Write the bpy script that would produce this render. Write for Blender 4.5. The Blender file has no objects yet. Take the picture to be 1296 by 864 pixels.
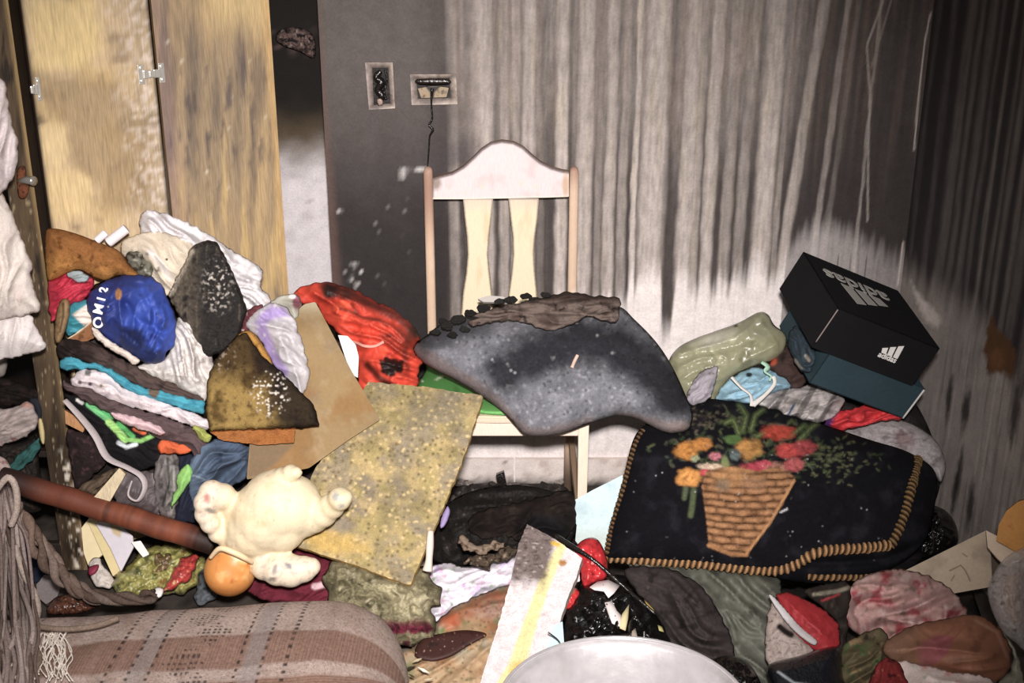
import bpy, bmesh, math, random
import numpy as np
from mathutils import Vector, Matrix, geometry

# ------------------------------------------------------------------ camera
SC = bpy.context.scene
COL = SC.collection
FPX, PITCH, CAMH = 1500.0, math.radians(20.0), 1.6
cam = bpy.data.objects.new('camera', bpy.data.cameras.new('camera'))
COL.objects.link(cam)
cam.location = (0, 0, CAMH)
cam.rotation_euler = (math.radians(90) - PITCH, 0, 0)
cam.data.sensor_width = 36.0
cam.data.lens = FPX / 1296 * 36.0
cam.data.clip_start = .05
SC.camera = cam

# ------------------------------------------------------------------ light
world = bpy.data.worlds.new('room_ambient')
SC.world = world
world.use_nodes = True
world.node_tree.nodes['Background'].inputs[0].default_value = (1.0, .93, .88, 1)
world.node_tree.nodes['Background'].inputs[1].default_value = .21
fl = bpy.data.lights.new('camera_flash', 'SPOT')
fl.energy = 575
fl.color = (1.0, .955, .93)
fl.shadow_soft_size = .06
fl.spot_size = math.radians(64)
fl.spot_blend = 1.0
flo = bpy.data.objects.new('camera_flash', fl)
COL.objects.link(flo)
flo.location = (.03, .02, 1.80)
flo.rotation_euler = (Vector((-.22, 2.75, .50)) - Vector(flo.location)).to_track_quat('-Z', 'Y').to_euler()
SC.view_settings.view_transform = 'Standard'
SC.view_settings.look = 'None'
SC.view_settings.exposure = 0.0
SC.view_settings.gamma = 1.0
SC.view_settings.use_curve_mapping = False

# ------------------------------------------------------------------ numeric helpers
CAMP = np.array([0., 0., CAMH])
FW = np.array([0, math.cos(PITCH), -math.sin(PITCH)])
UP = np.array([0, math.sin(PITCH), math.cos(PITCH)])
RT = np.array([1., 0, 0])

def ray(xy):
    xy = np.asarray(xy, float)
    return (((xy[..., 0] - 648) / FPX)[..., None] * RT + FW
            + ((432 - xy[..., 1]) / FPX)[..., None] * UP)

def project(P):
    d = np.asarray(P, float) - CAMP
    z = d @ FW
    return np.stack([648 + FPX * (d @ RT) / z, 432 - FPX * (d @ UP) / z], -1)

def at(x, y, Y=None, z=None):
    d = ray((x, y))
    t = Y / d[1] if Y is not None else (z - CAMH) / d[2]
    return CAMP + d * t

class Plane:
    """A support plane: vertical at tilt 0, lying flat at tilt 90; az turns it sideways."""
    def __init__(s, x, y, Y=None, z=None, tilt=0, az=0):
        s.p = at(x, y, Y, z)
        t, a = math.radians(tilt), math.radians(az)
        s.n = np.array([math.sin(a) * math.cos(t), -math.cos(a) * math.cos(t), math.sin(t)])
        s.u = np.cross(np.array([0, 0, 1.]), s.n)
        if np.linalg.norm(s.u) < 1e-6: s.u = RT.copy()
        s.u /= np.linalg.norm(s.u)
        s.v = np.cross(s.n, s.u)
    def lift(s, l):
        q = Plane.__new__(Plane); q.p = s.p + s.n * l; q.n, q.u, q.v = s.n, s.u, s.v
        return q
    def un(s, xy):
        d = ray(xy)
        t = ((s.p - CAMP) @ s.n) / (d @ s.n)
        return CAMP + d * t[..., None]

def perlin(x, y, seed=0):
    x = np.asarray(x, float); y = np.asarray(y, float)
    xi = np.floor(x).astype(np.int64); yi = np.floor(y).astype(np.int64)
    xf = x - xi; yf = y - yi
    def g(ix, iy):
        h = (ix * 374761393 + iy * 668265263 + seed * 2147483647 + 1013904223) & 0xffffffff
        h = ((h ^ (h >> 13)) * 1274126177) & 0xffffffff
        h = ((h ^ (h >> 16)) * 2246822519) & 0xffffffff
        a = (h ^ (h >> 15)) / 4294967296.0 * 2 * math.pi
        return np.cos(a), np.sin(a)
    def dot(ix, iy, dx, dy):
        c, s_ = g(ix, iy); return c * dx + s_ * dy
    u = xf ** 3 * (xf * (xf * 6 - 15) + 10); v = yf ** 3 * (yf * (yf * 6 - 15) + 10)
    a = dot(xi, yi, xf, yf); b = dot(xi + 1, yi, xf - 1, yf)
    c = dot(xi, yi + 1, xf, yf - 1); d = dot(xi + 1, yi + 1, xf - 1, yf - 1)
    return ((a + u * (b - a)) * (1 - v) + (c + u * (d - c)) * v) * 1.5

def fbm(x, y, seed=0, o=4):
    r = 0; a = .55; f = 1.
    for k in range(o):
        r = r + a * perlin(x * f, y * f, seed + 17 * k); a *= .5; f *= 2.03
    return r

def sm(a, b, x):
    t = np.clip((x - a) / (b - a), 0, 1); return t * t * (3 - 2 * t)

def rgb(h):
    """#rrggbb of the photograph -> linear"""
    if not isinstance(h, str): return np.array(h, float)
    c = np.array([int(h[i:i + 2], 16) for i in (0, 2, 4)]) / 255.
    return np.where(c <= .04045, c / 12.92, ((c + .055) / 1.055) ** 2.4)

def inpoly(x, y, poly):
    poly = np.asarray(poly, float); r = np.zeros(x.shape, bool); n = len(poly)
    for i in range(n):
        x0, y0 = poly[i]; x1, y1 = poly[(i + 1) % n]
        c = (y0 > y) != (y1 > y)
        with np.errstate(divide='ignore', invalid='ignore'):
            r ^= c & (x < (x1 - x0) * (y - y0) / (y1 - y0 + 1e-12) + x0)
    return r

def pdist(x, y, pts, closed=False):
    pts = np.asarray(pts, float); d = np.full(x.shape, 1e9); n = len(pts)
    for i in range(n if closed else n - 1):
        a = pts[i]; b = pts[(i + 1) % n]; ab = b - a; L = ab @ ab + 1e-12
        t = np.clip(((x - a[0]) * ab[0] + (y - a[1]) * ab[1]) / L, 0, 1)
        d = np.minimum(d, np.hypot(x - a[0] - t * ab[0], y - a[1] - t * ab[1]))
    return d

# --- painting (colour of the thing itself, in traced coordinates)
class Paint:
    def __init__(s, x, y, base):
        s.x, s.y = x, y; s.c = np.tile(rgb(base), (len(x), 1))
    def mix(s, m, col):
        m = np.clip(m, 0, 1)[:, None]; s.c = s.c * (1 - m) + rgb(col) * m; return s
    def mul(s, f): s.c = s.c * np.asarray(f)[:, None]; return s
    def n(s, sc, seed=0, o=4, ax=1, ay=1): return fbm(s.x / sc * ax, s.y / sc * ay, seed, o)
    def noise(s, sc, col, lo=.1, hi=.4, seed=0, ax=1, ay=1): return s.mix(sm(lo, hi, s.n(sc, seed, 4, ax, ay)), col)
    def blob(s, cx, cy, rx, ry, col, rot=0, soft=.3, rag=0, seed=0, k=1):
        a = math.radians(rot); dx, dy = s.x - cx, s.y - cy
        u = (dx * math.cos(a) + dy * math.sin(a)) / rx; v = (-dx * math.sin(a) + dy * math.cos(a)) / ry
        d = np.hypot(u, v)
        if rag: d = d + rag * fbm(s.x / (rx * .7), s.y / (ry * .7), seed)
        return s.mix(k * (1 - sm(1 - soft, 1 + soft, d)), col)
    def poly(s, pts, col, soft=1., rag=0, sc=10, seed=0, k=1):
        d = pdist(s.x, s.y, pts, True); d = np.where(inpoly(s.x, s.y, pts), d, -d)
        if rag: d = d + rag * s.n(sc, seed)
        return s.mix(k * sm(-soft, soft, d), col)
    def line(s, pts, w, col, soft=.7, k=1):
        return s.mix(k * (1 - sm(w - soft, w + soft, pdist(s.x, s.y, pts))), col)

# ------------------------------------------------------------------ materials
MATS = {}
def material(name, rough=.85, bump=.25, bscale=90., var=.16, spec=.3, metal=0., sheen=0., coat=0., trans=0.,
             alpha=1., color=None, vscale=14., detail=6., stretch=None, sub=0.):
    """node material: vertex paint (or a colour) broken up by noise, plus fine relief"""
    if name in MATS: return MATS[name]
    m = bpy.data.materials.new(name); m.use_nodes = True
    nt = m.node_tree; N = nt.nodes; L = nt.links
    b = N['Principled BSDF']
    tc = N.new('ShaderNodeTexCoord')
    src = tc.outputs['Object']
    if stretch:
        mp = N.new('ShaderNodeMapping'); mp.inputs['Scale'].default_value = stretch
        L.new(src, mp.inputs['Vector']); src = mp.outputs[0]
    n1 = N.new('ShaderNodeTexNoise'); n1.inputs['Scale'].default_value = vscale; n1.inputs['Detail'].default_value = detail
    n2 = N.new('ShaderNodeTexNoise'); n2.inputs['Scale'].default_value = bscale; n2.inputs['Detail'].default_value = 4
    L.new(src, n1.inputs['Vector']); L.new(src, n2.inputs['Vector'])
    if color is None:
        a = N.new('ShaderNodeAttribute'); a.attribute_name = 'Col'; cs = a.outputs['Color']
    else:
        a = N.new('ShaderNodeRGB'); a.outputs[0].default_value = (*rgb(color), 1); cs = a.outputs[0]
    ad = N.new('ShaderNodeMath'); ad.operation = 'ADD'
    L.new(n1.outputs['Fac'], ad.inputs[0]); L.new(n2.outputs['Fac'], ad.inputs[1])
    mr = N.new('ShaderNodeMapRange'); mr.inputs[1].default_value = .7; mr.inputs[2].default_value = 1.3
    mr.inputs[3].default_value = 1 - var; mr.inputs[4].default_value = 1 + var * .7
    L.new(ad.outputs[0], mr.inputs[0])
    mx = N.new('ShaderNodeVectorMath'); mx.operation = 'SCALE'
    L.new(cs, mx.inputs[0]); L.new(mr.outputs[0], mx.inputs['Scale'])
    L.new(mx.outputs[0], b.inputs['Base Color'])
    bp = N.new('ShaderNodeBump'); bp.inputs['Strength'].default_value = bump; bp.inputs['Distance'].default_value = .004
    L.new(n2.outputs['Fac'], bp.inputs['Height']); L.new(bp.outputs[0], b.inputs['Normal'])
    b.inputs['Roughness'].default_value = rough; b.inputs['Metallic'].default_value = metal
    b.inputs['Specular IOR Level'].default_value = spec
    b.inputs['Sheen Weight'].default_value = sheen; b.inputs['Coat Weight'].default_value = coat
    b.inputs['Transmission Weight'].default_value = trans
    b.inputs['Alpha'].default_value = alpha
    if sub:
        b.inputs['Subsurface Weight'].default_value = sub; b.inputs['Subsurface Radius'].default_value = (.02, .01, .006)
    MATS[name] = m; return m

CLOTH = material('cloth', .92, .35, 260, .14, .15)
KNIT = material('knit_cloth', .95, .6, 420, .28, .1, vscale=120)
SATIN = material('smooth_cloth', .6, .12, 160, .1, .35)
PLASTIC = material('plastic_film', .28, .08, 60, .08, .5)
GLOSSY = material('wet_plastic', .22, .6, 110, .3, .55)
CHAR = material('charred', .75, .9, 150, .5, .35, vscale=60)
FOAM = material('foam', .95, .7, 320, .22, .1, vscale=70)
PAPER = material('paper', .8, .1, 80, .06, .25)
FUZZ = material('fuzzy_stuffing', 1., .9, 240, .3, .05, vscale=45)
WOOD = material('painted_wood', .55, .15, 60, .12, .4, stretch=(40, 40, 3))
BAREWOOD = material('bare_wood', .6, .3, 25, .22, .35, stretch=(12, 12, 1.2))
VINYL = material('doll_vinyl', .42, .08, 70, .06, .4, sub=.05)
METAL = material('aluminium', .42, .25, 45, .12, .5, metal=.45)
CHROME = material('bright_metal', .25, .1, 50, .1, .6, metal=.55)
PLATE = material('melted_plate', .6, .9, 60, .55, .4, vscale=45)
WALL = material('sooty_plaster', .8, .25, 180, .16, .25, vscale=30)
YARN = material('yarn', .98, .8, 420, .35, .05, vscale=150)
CARD = material('cardboard', .85, .15, 140, .1, .2)

# ------------------------------------------------------------------ object helpers
def make(name, verts, faces, mat, parent=None, cols=None, smooth=True, recenter=True):
    V = np.asarray(verts, float)
    o0 = np.zeros(3)
    if recenter:
        o0 = np.array([V[:, 0].mean(), V[:, 1].mean(), V[:, 2].min()])
    me = bpy.data.meshes.new(name)
    me.from_pydata((V - o0).tolist(), [], [tuple(int(i) for i in f) for f in faces])
    if cols is not None:
        a = me.color_attributes.new('Col', 'FLOAT_COLOR', 'POINT')
        c = np.ones((len(V), 4), np.float32); cols = np.asarray(cols); cols = cols * .86 + .14 * (cols @ np.array([.3, .59, .11]))[:, None]; c[:, :3] = np.clip(cols, 0, 1)
        a.data.foreach_set('color', c.ravel())
    if smooth: me.polygons.foreach_set('use_smooth', [True] * len(me.polygons))
    me.materials.append(mat)
    o = bpy.data.objects.new(name, me); COL.objects.link(o)
    if parent is not None:
        o.parent = parent
        o.location = Vector(o0) - parent.location
    else: o.location = o0
    return o

def tag(o, label=None, cat=None, group=None, kind=None):
    if label: o['label'] = label
    if cat: o['category'] = cat
    if group: o['group'] = group
    if kind: o['kind'] = kind
    return o

def empty(name, loc, label=None, cat=None, group=None, kind=None):
    o = bpy.data.objects.new(name, None); COL.objects.link(o); o.location = loc; o.empty_display_size = .05
    return tag(o, label, cat, group, kind)

def flat_col(n, c): return np.tile(rgb(c), (n, 1))

def bmesh_obj(name, bm, mat, parent=None, col=None, smooth=True):
    bm.normal_update()
    V = [tuple(v.co) for v in bm.verts]; bm.verts.index_update()
    Fc = [[v.index for v in f.verts] for f in bm.faces]; bm.free()
    return make(name, V, Fc, mat, parent, None if col is None else flat_col(len(V), col), smooth)

def box_bm(bm, c, s, R=None, bev=.003):
    r = bmesh.ops.create_cube(bm, size=1)['verts']
    for v in r: v.co = Vector((v.co.x * s[0], v.co.y * s[1], v.co.z * s[2]))
    if bev:
        es = list({e for v in r for e in v.link_edges})
        res = bmesh.ops.bevel(bm, geom=es, offset=bev, segments=2, affect='EDGES', profile=.6)
        r = list({v for f in res['faces'] for v in f.verts} | {v for v in r if v.is_valid})
    M = Matrix.Translation(Vector(c)) @ (R.to_4x4() if R is not None else Matrix.Identity(4))
    for v in r: v.co = M @ v.co
    return r

def box(name, c, s, mat, parent=None, col='808080', R=None, bev=.003):
    bm = bmesh.new(); box_bm(bm, c, s, R, bev)
    return bmesh_obj(name, bm, mat, parent, col, smooth=False)

def catmull(pts, per=8, closed=True):
    P = np.asarray(pts, float); n = len(P); out = []
    t = np.linspace(0, 1, per, endpoint=False)[:, None]
    for i in range(n if closed else n - 1):
        if closed: a, b, c, d = P[(i - 1) % n], P[i], P[(i + 1) % n], P[(i + 2) % n]
        else: a, b, c, d = P[max(i - 1, 0)], P[i], P[i + 1], P[min(i + 2, n - 1)]
        out.append(.5 * ((2 * b) + (-a + c) * t + (2 * a - 5 * b + 4 * c - d) * t ** 2 + (-a + 3 * b - 3 * c + d) * t ** 3))
    if not closed: out.append(P[-1:])
    return np.concatenate(out)

def resample(P, step, closed=True):
    P = np.asarray(P, float)
    Q = np.vstack([P, P[:1]]) if closed else P
    s = np.concatenate([[0], np.cumsum(np.hypot(*np.diff(Q, axis=0).T))])
    n = max(4, int(round(s[-1] / step)))
    t = np.linspace(0, s[-1], n, endpoint=not closed)
    return np.stack([np.interp(t, s, Q[:, k]) for k in range(Q.shape[1])], -1)

def fill(outl, step, seed=1):
    """triangulated interior of a closed outline"""
    B = resample(outl, step); rng = np.random.default_rng(seed)
    x0, y0 = B.min(0); x1, y1 = B.max(0)
    gx, gy = np.meshgrid(np.arange(x0, x1, step), np.arange(y0, y1, step * .866))
    gx = gx + (np.arange(gx.shape[0]) % 2)[:, None] * step * .5
    g = np.stack([gx.ravel(), gy.ravel()], -1) + rng.uniform(-.13, .13, (gx.size, 2)) * step
    ok = inpoly(g[:, 0], g[:, 1], B) & (pdist(g[:, 0], g[:, 1], B, True) > .55 * step)
    A = np.vstack([B, g[ok]]); nb = len(B)
    r = geometry.delaunay_2d_cdt([Vector(a) for a in A], [(i, (i + 1) % nb) for i in range(nb)], [], 1, 1e-4)
    V = np.array([tuple(v) for v in r[0]]); Fc = [tuple(f) for f in r[2]]
    return V, Fc, B

def orient(V2, Fc):
    """make 2-D faces (image space, y down) wind one way"""
    out = []
    for f in Fc:
        a, b, c = V2[f[0]], V2[f[1]], V2[f[2]]
        s = (b[0] - a[0]) * (c[1] - a[1]) - (b[1] - a[1]) * (c[0] - a[0])
        out.append(tuple(f) if s < 0 else tuple(reversed(f)))
    return out

def lump(name, pts, plane, T, mat=None, base='808080', paint=None, label=None, cat=None, group=None, r=None,
         fold=0., fl=.05, fa=0., crumple=0., cs=.05, parent=None, step=None, seed=None, back=.15, smooth_out=True,
         jag=0., js=6., shape=None, creases=(), rest=None):
    """a soft thing: traced outline on its support plane, swollen to thickness T, with folds
       (fold height, fl spacing, fa direction in degrees) and crumples; all in metres.
       creases: list of (pts, width px, depth m) grooves"""
    global LSEED
    LSEED += 1; seed = seed or LSEED
    P = catmull(pts, 6) if smooth_out else np.asarray(pts, float)
    isc = (mat is None or mat.name in ('cloth', 'smooth_cloth')) and (fold or crumple)
    if isc and not jag: jag, js = 2.0, 9.
    area = abs(np.sum(P[:, 0] * np.roll(P[:, 1], -1) - np.roll(P[:, 0], -1) * P[:, 1])) / 2
    step = step or float(np.clip(math.sqrt(area / 2600), 1.5, 5.))
    if jag:
        P = resample(P, step)
        P = P + np.stack([perlin(P[:, 0] / js, P[:, 1] / js, seed), perlin(P[:, 0] / js, P[:, 1] / js, seed + 5)], -1) * jag
    V2, Fc, B = fill(P, step, seed)
    Fc = orient(V2, Fc)
    W = plane.un(V2); WB = plane.un(B)
    o = WB.mean(0)
    q = np.stack([(W - o) @ plane.u, (W - o) @ plane.v], -1); qb = np.stack([(WB - o) @ plane.u, (WB - o) @ plane.v], -1)
    d = pdist(q[:, 0], q[:, 1], qb, True)
    r = r or max(T * 1.3, .012)
    pr = np.sqrt(np.clip(1 - (1 - np.clip(d / r, 0, 1)) ** 2, 0, 1))
    if isc: pr = pr * (.55 + .45 * sm(0, 1, d / (r * 1.2)))
    h = T * pr
    soft = np.clip(d / (r * .6), 0, 1)
    if fold:
        a = math.radians(fa); u = q[:, 0] * math.cos(a) + q[:, 1] * math.sin(a); v = -q[:, 0] * math.sin(a) + q[:, 1] * math.cos(a)
        w = v / fl + .9 * perlin(u / (fl * 3), v / (fl * 3), seed)
        k = 1 - 2 * np.abs(perlin(w, u / (fl * 4.5), seed + 3)) ** .8
        h = h + fold * (2.0 if isc else 1.) * k * (.25 + .75 * soft)
        if isc:
            w2 = v / (fl * .42) + 1.2 * perlin(u / (fl * 1.6), v / (fl * 1.6), seed + 30)
            gate = sm(-.15, .35, perlin(u / (fl * 2.2), v / (fl * 2.2), seed + 31))
            h = h + fold * .75 * gate * (1 - 2 * np.abs(perlin(w2, u / (fl * 2.4), seed + 32)) ** .7) * (.3 + .7 * soft)
    if crumple:
        k = 1 - 2 * np.abs(fbm(q[:, 0] / cs, q[:, 1] / cs, seed + 9, 3)) ** .75
        h = h + crumple * k * (.2 + .8 * soft)
    if shape is not None: h = h + shape(V2[:, 0], V2[:, 1])
    for cp, cw, cd in creases:
        h = h - cd * np.exp(-(pdist(V2[:, 0], V2[:, 1], np.asarray(cp, float)) / cw) ** 2)
    onb = d < 1e-7
    dr = ray(V2); top = CAMP + dr * ((((plane.p - CAMP) @ plane.n) + h) / (dr @ plane.n))[:, None]   # the swollen face keeps to its traced outline
    bot = W - plane.n * (T * back * pr + .001)[:, None]
    if rest is not None: top[:, 2] = np.maximum(top[:, 2], rest(top)); bot[:, 2] = np.maximum(bot[:, 2], rest(bot) - .001)   # lies on what carries it
    top[:, 2] = np.maximum(top[:, 2], .004); bot[:, 2] = np.maximum(bot[:, 2], .001)
    nv = len(V2)
    inner = np.where(~onb)[0]; mp = np.arange(nv)
    mp[inner] = nv + np.arange(len(inner))
    VV = np.vstack([top, bot[inner]])
    FF = Fc + [tuple(int(mp[i]) for i in reversed(f)) for f in Fc]
    pa = Paint(V2[:, 0], V2[:, 1], base)
    pa.q = q; pa.h = h
    if paint: paint(pa)
    cols = np.vstack([pa.c, pa.c[inner]])
    ob = make(name, VV, FF, mat or CLOTH, parent, cols)
    SURF[ob.name] = (V2, top, plane.n, inner)
    return tag(ob, label, cat, group)
LSEED = 10
SURF = {}
def on(ob, pts, lift=0.):
    """points of a soft thing's surface under traced points"""
    V2, top, n, _ = SURF[ob.name]; out = []
    for p in np.asarray(pts, float):
        d = np.hypot(*(V2 - p).T); k = np.argsort(d)[:4]; w = 1 / (d[k] + .3)
        out.append((top[k] * w[:, None]).sum(0) / w.sum() + n * lift)
    return np.array(out)

def slab(name, pts, plane, th, mat=None, base='808080', paint=None, edge=None, label=None, cat=None, group=None,
         parent=None, jag=0., js=8., step=None, warp=0., ws=.2, rough=0., rs=.01, seed=None, bev=0.):
    """a stiff board: traced outline, real thickness, front face towards plane normal"""
    global LSEED
    LSEED += 1; seed = seed or LSEED
    P = np.asarray(pts, float)
    area = abs(np.sum(P[:, 0] * np.roll(P[:, 1], -1) - np.roll(P[:, 0], -1) * P[:, 1])) / 2
    step = step or float(np.clip(math.sqrt(area / 3500), 1.3, 5.))
    P = resample(P, step)
    if jag:
        P = P + np.stack([fbm(P[:, 0] / js, P[:, 1] / js, seed), fbm(P[:, 0] / js, P[:, 1] / js, seed + 5)], -1) * jag
    V2, Fc, B = fill(P, step, seed); Fc = orient(V2, Fc)
    W = plane.un(V2); o = W.mean(0)
    q = np.stack([(W - o) @ plane.u, (W - o) @ plane.v], -1)
    h = np.zeros(len(W))
    if warp: h = h + warp * perlin(q[:, 0] / ws, q[:, 1] / ws, seed)
    hr = rough * fbm(q[:, 0] / rs, q[:, 1] / rs, seed + 2, 3) if rough else 0
    qb = plane.un(B); qb = np.stack([(qb - o) @ plane.u, (qb - o) @ plane.v], -1)
    d = pdist(q[:, 0], q[:, 1], qb, True); onb = d < 1e-7
    top = W + plane.n * (h + hr)[:, None]; bot = W + plane.n * (h - th)[:, None]
    nv = len(W)
    # boundary loop from edges used once
    cnt = {}
    for f in Fc:
        for i in range(len(f)):
            e = (f[i], f[(i + 1) % len(f)]); k = (min(e), max(e)); cnt.setdefault(k, []).append(e)
    side = [v[0] for v in cnt.values() if len(v) == 1]
    bidx = sorted({i for e in side for i in e}); mt = {b: 2 * nv + k for k, b in enumerate(bidx)}; mb = {b: 2 * nv + len(bidx) + k for k, b in enumerate(bidx)}
    VV = np.vstack([top, bot, top[bidx], bot[bidx]])
    FF = Fc + [tuple(i + nv for i in reversed(f)) for f in Fc] + [(mt[b], mt[a], mb[a], mb[b]) for a, b in side]
    pa = Paint(V2[:, 0], V2[:, 1], base); pa.q = q
    if paint: paint(pa)
    ec = np.tile(rgb(edge), (len(bidx), 1)) if edge is not None else pa.c[bidx]
    ec = ec * (1 + .25 * fbm(V2[bidx, 0] / 6, V2[bidx, 1] / 6, seed + 7))[:, None]
    cols = np.vstack([pa.c, pa.c, ec, ec])
    ob = make(name, VV, FF, mat or PAPER, parent, cols, smooth=False)
    return tag(ob, label, cat, group)

def tube(name, pts, rad, mat, col='808080', parent=None, n=8, per=6, label=None, cat=None, group=None, closed=False, cols=None, flat=1.):
    """swept tube through 3-D points; rad a number or one per point"""
    P = np.asarray(pts, float)
    R = np.full(len(P), rad, float) if np.isscalar(rad) else np.asarray(rad, float)
    Q = catmull(np.hstack([P, R[:, None]]), per, closed=False)
    P, R = Q[:, :3], np.maximum(Q[:, 3], 1e-4)
    T = np.gradient(P, axis=0); T /= np.linalg.norm(T, axis=1)[:, None] + 1e-12
    up = np.array([0, 0, 1.]) if abs(T[0][2]) < .9 else np.array([1., 0, 0])
    V = []; U = np.cross(T[0], up); U /= np.linalg.norm(U)
    for i in range(len(P)):
        U = U - T[i] * (U @ T[i]); U /= np.linalg.norm(U) + 1e-12
        Wv = np.cross(T[i], U)
        for k in range(n):
            a = 2 * math.pi * k / n
            V.append(P[i] + R[i] * (math.cos(a) * U + math.sin(a) * Wv * flat))
    Fc = []
    for i in range(len(P) - 1):
        for k in range(n):
            a, b = i * n + k, i * n + (k + 1) % n
            Fc.append((a, b, b + n, a + n))
    Fc.append(tuple(reversed(range(n)))); Fc.append(tuple(range((len(P) - 1) * n, len(P) * n)))
    c = flat_col(len(V), col) if cols is None else np.repeat(cols(P), n, axis=0)
    return tag(make(name, V, Fc, mat, parent, c), label, cat, group)

def grid_faces(nu, nv, wrap=False):
    f = []
    for i in range(nu - 1):
        for j in range(nv if wrap else nv - 1):
            j2 = (j + 1) % nv
            f.append((i * nv + j, (i + 1) * nv + j, (i + 1) * nv + j2, i * nv + j2))
    return f

def solid(name, V, Fc, mat, voxel, smooth_it, parent=None, paint=None):
    """fuse overlapping closed shapes into one continuous skin"""
    me = bpy.data.meshes.new(name); me.from_pydata([tuple(v) for v in V], [], Fc)
    o = bpy.data.objects.new(name, me); COL.objects.link(o)
    m = o.modifiers.new('r', 'REMESH'); m.mode = 'VOXEL'; m.voxel_size = voxel
    s_ = o.modifiers.new('s', 'SMOOTH'); s_.iterations = smooth_it; s_.factor = .5
    dg = bpy.context.evaluated_depsgraph_get()
    m2 = bpy.data.meshes.new_from_object(o.evaluated_get(dg))
    n = len(m2.vertices); co = np.empty(n * 3); m2.vertices.foreach_get('co', co); co = co.reshape(-1, 3)
    fs = [tuple(p.vertices) for p in m2.polygons]
    bpy.data.objects.remove(o); bpy.data.meshes.remove(me); bpy.data.meshes.remove(m2)
    return make(name, co, fs, mat, parent, paint(co) if paint else None)

def ball(c, r, R=None, nu=16, nv=20):
    """closed ellipsoid, r = 3 radii, R = 3x3"""
    R = np.eye(3) if R is None else np.asarray(R)
    V = [c + R @ np.array([0, 0, r[2]])]
    for i in range(1, nu):
        a = math.pi * i / nu
        for k in range(nv):
            b = 2 * math.pi * k / nv
            V.append(c + R @ np.array([r[0] * math.sin(a) * math.cos(b), r[1] * math.sin(a) * math.sin(b), r[2] * math.cos(a)]))
    V.append(c + R @ np.array([0, 0, -r[2]])); n = len(V)
    Fc = [(0, 1 + k, 1 + (k + 1) % nv) for k in range(nv)]
    for i in range(nu - 2):
        for k in range(nv):
            a = 1 + i * nv + k; b = 1 + i * nv + (k + 1) % nv
            Fc.append((a, a + nv, b + nv, b))
    s0 = 1 + (nu - 2) * nv
    Fc += [(n - 1, s0 + (k + 1) % nv, s0 + k) for k in range(nv)]
    return V, Fc

def joinm(parts):
    V = []; Fc = []
    for v, f in parts:
        o = len(V); V += list(v); Fc += [tuple(i + o for i in q) for q in f]
    return V, Fc

def text_obj(name, body, M, size, mat, parent, th=.0006, bold=.0):
    cu = bpy.data.curves.new(name, 'FONT'); cu.body = body; cu.size = size; cu.extrude = th; cu.align_x = 'CENTER'; cu.align_y = 'CENTER'; cu.offset = bold
    o = bpy.data.objects.new(name, cu); COL.objects.link(o)
    dg = bpy.context.evaluated_depsgraph_get()
    me = bpy.data.meshes.new_from_object(o.evaluated_get(dg))
    bpy.data.objects.remove(o)
    me.transform(M); me.materials.clear(); me.materials.append(mat); me.name = name
    ob = bpy.data.objects.new(name, me); COL.objects.link(ob); ob.parent = parent
    if parent is not None: ob.location = -parent.location
    return ob

# ================================================================== the room
WY, WX = 3.16, 1.085      # back wall and right wall planes

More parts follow.
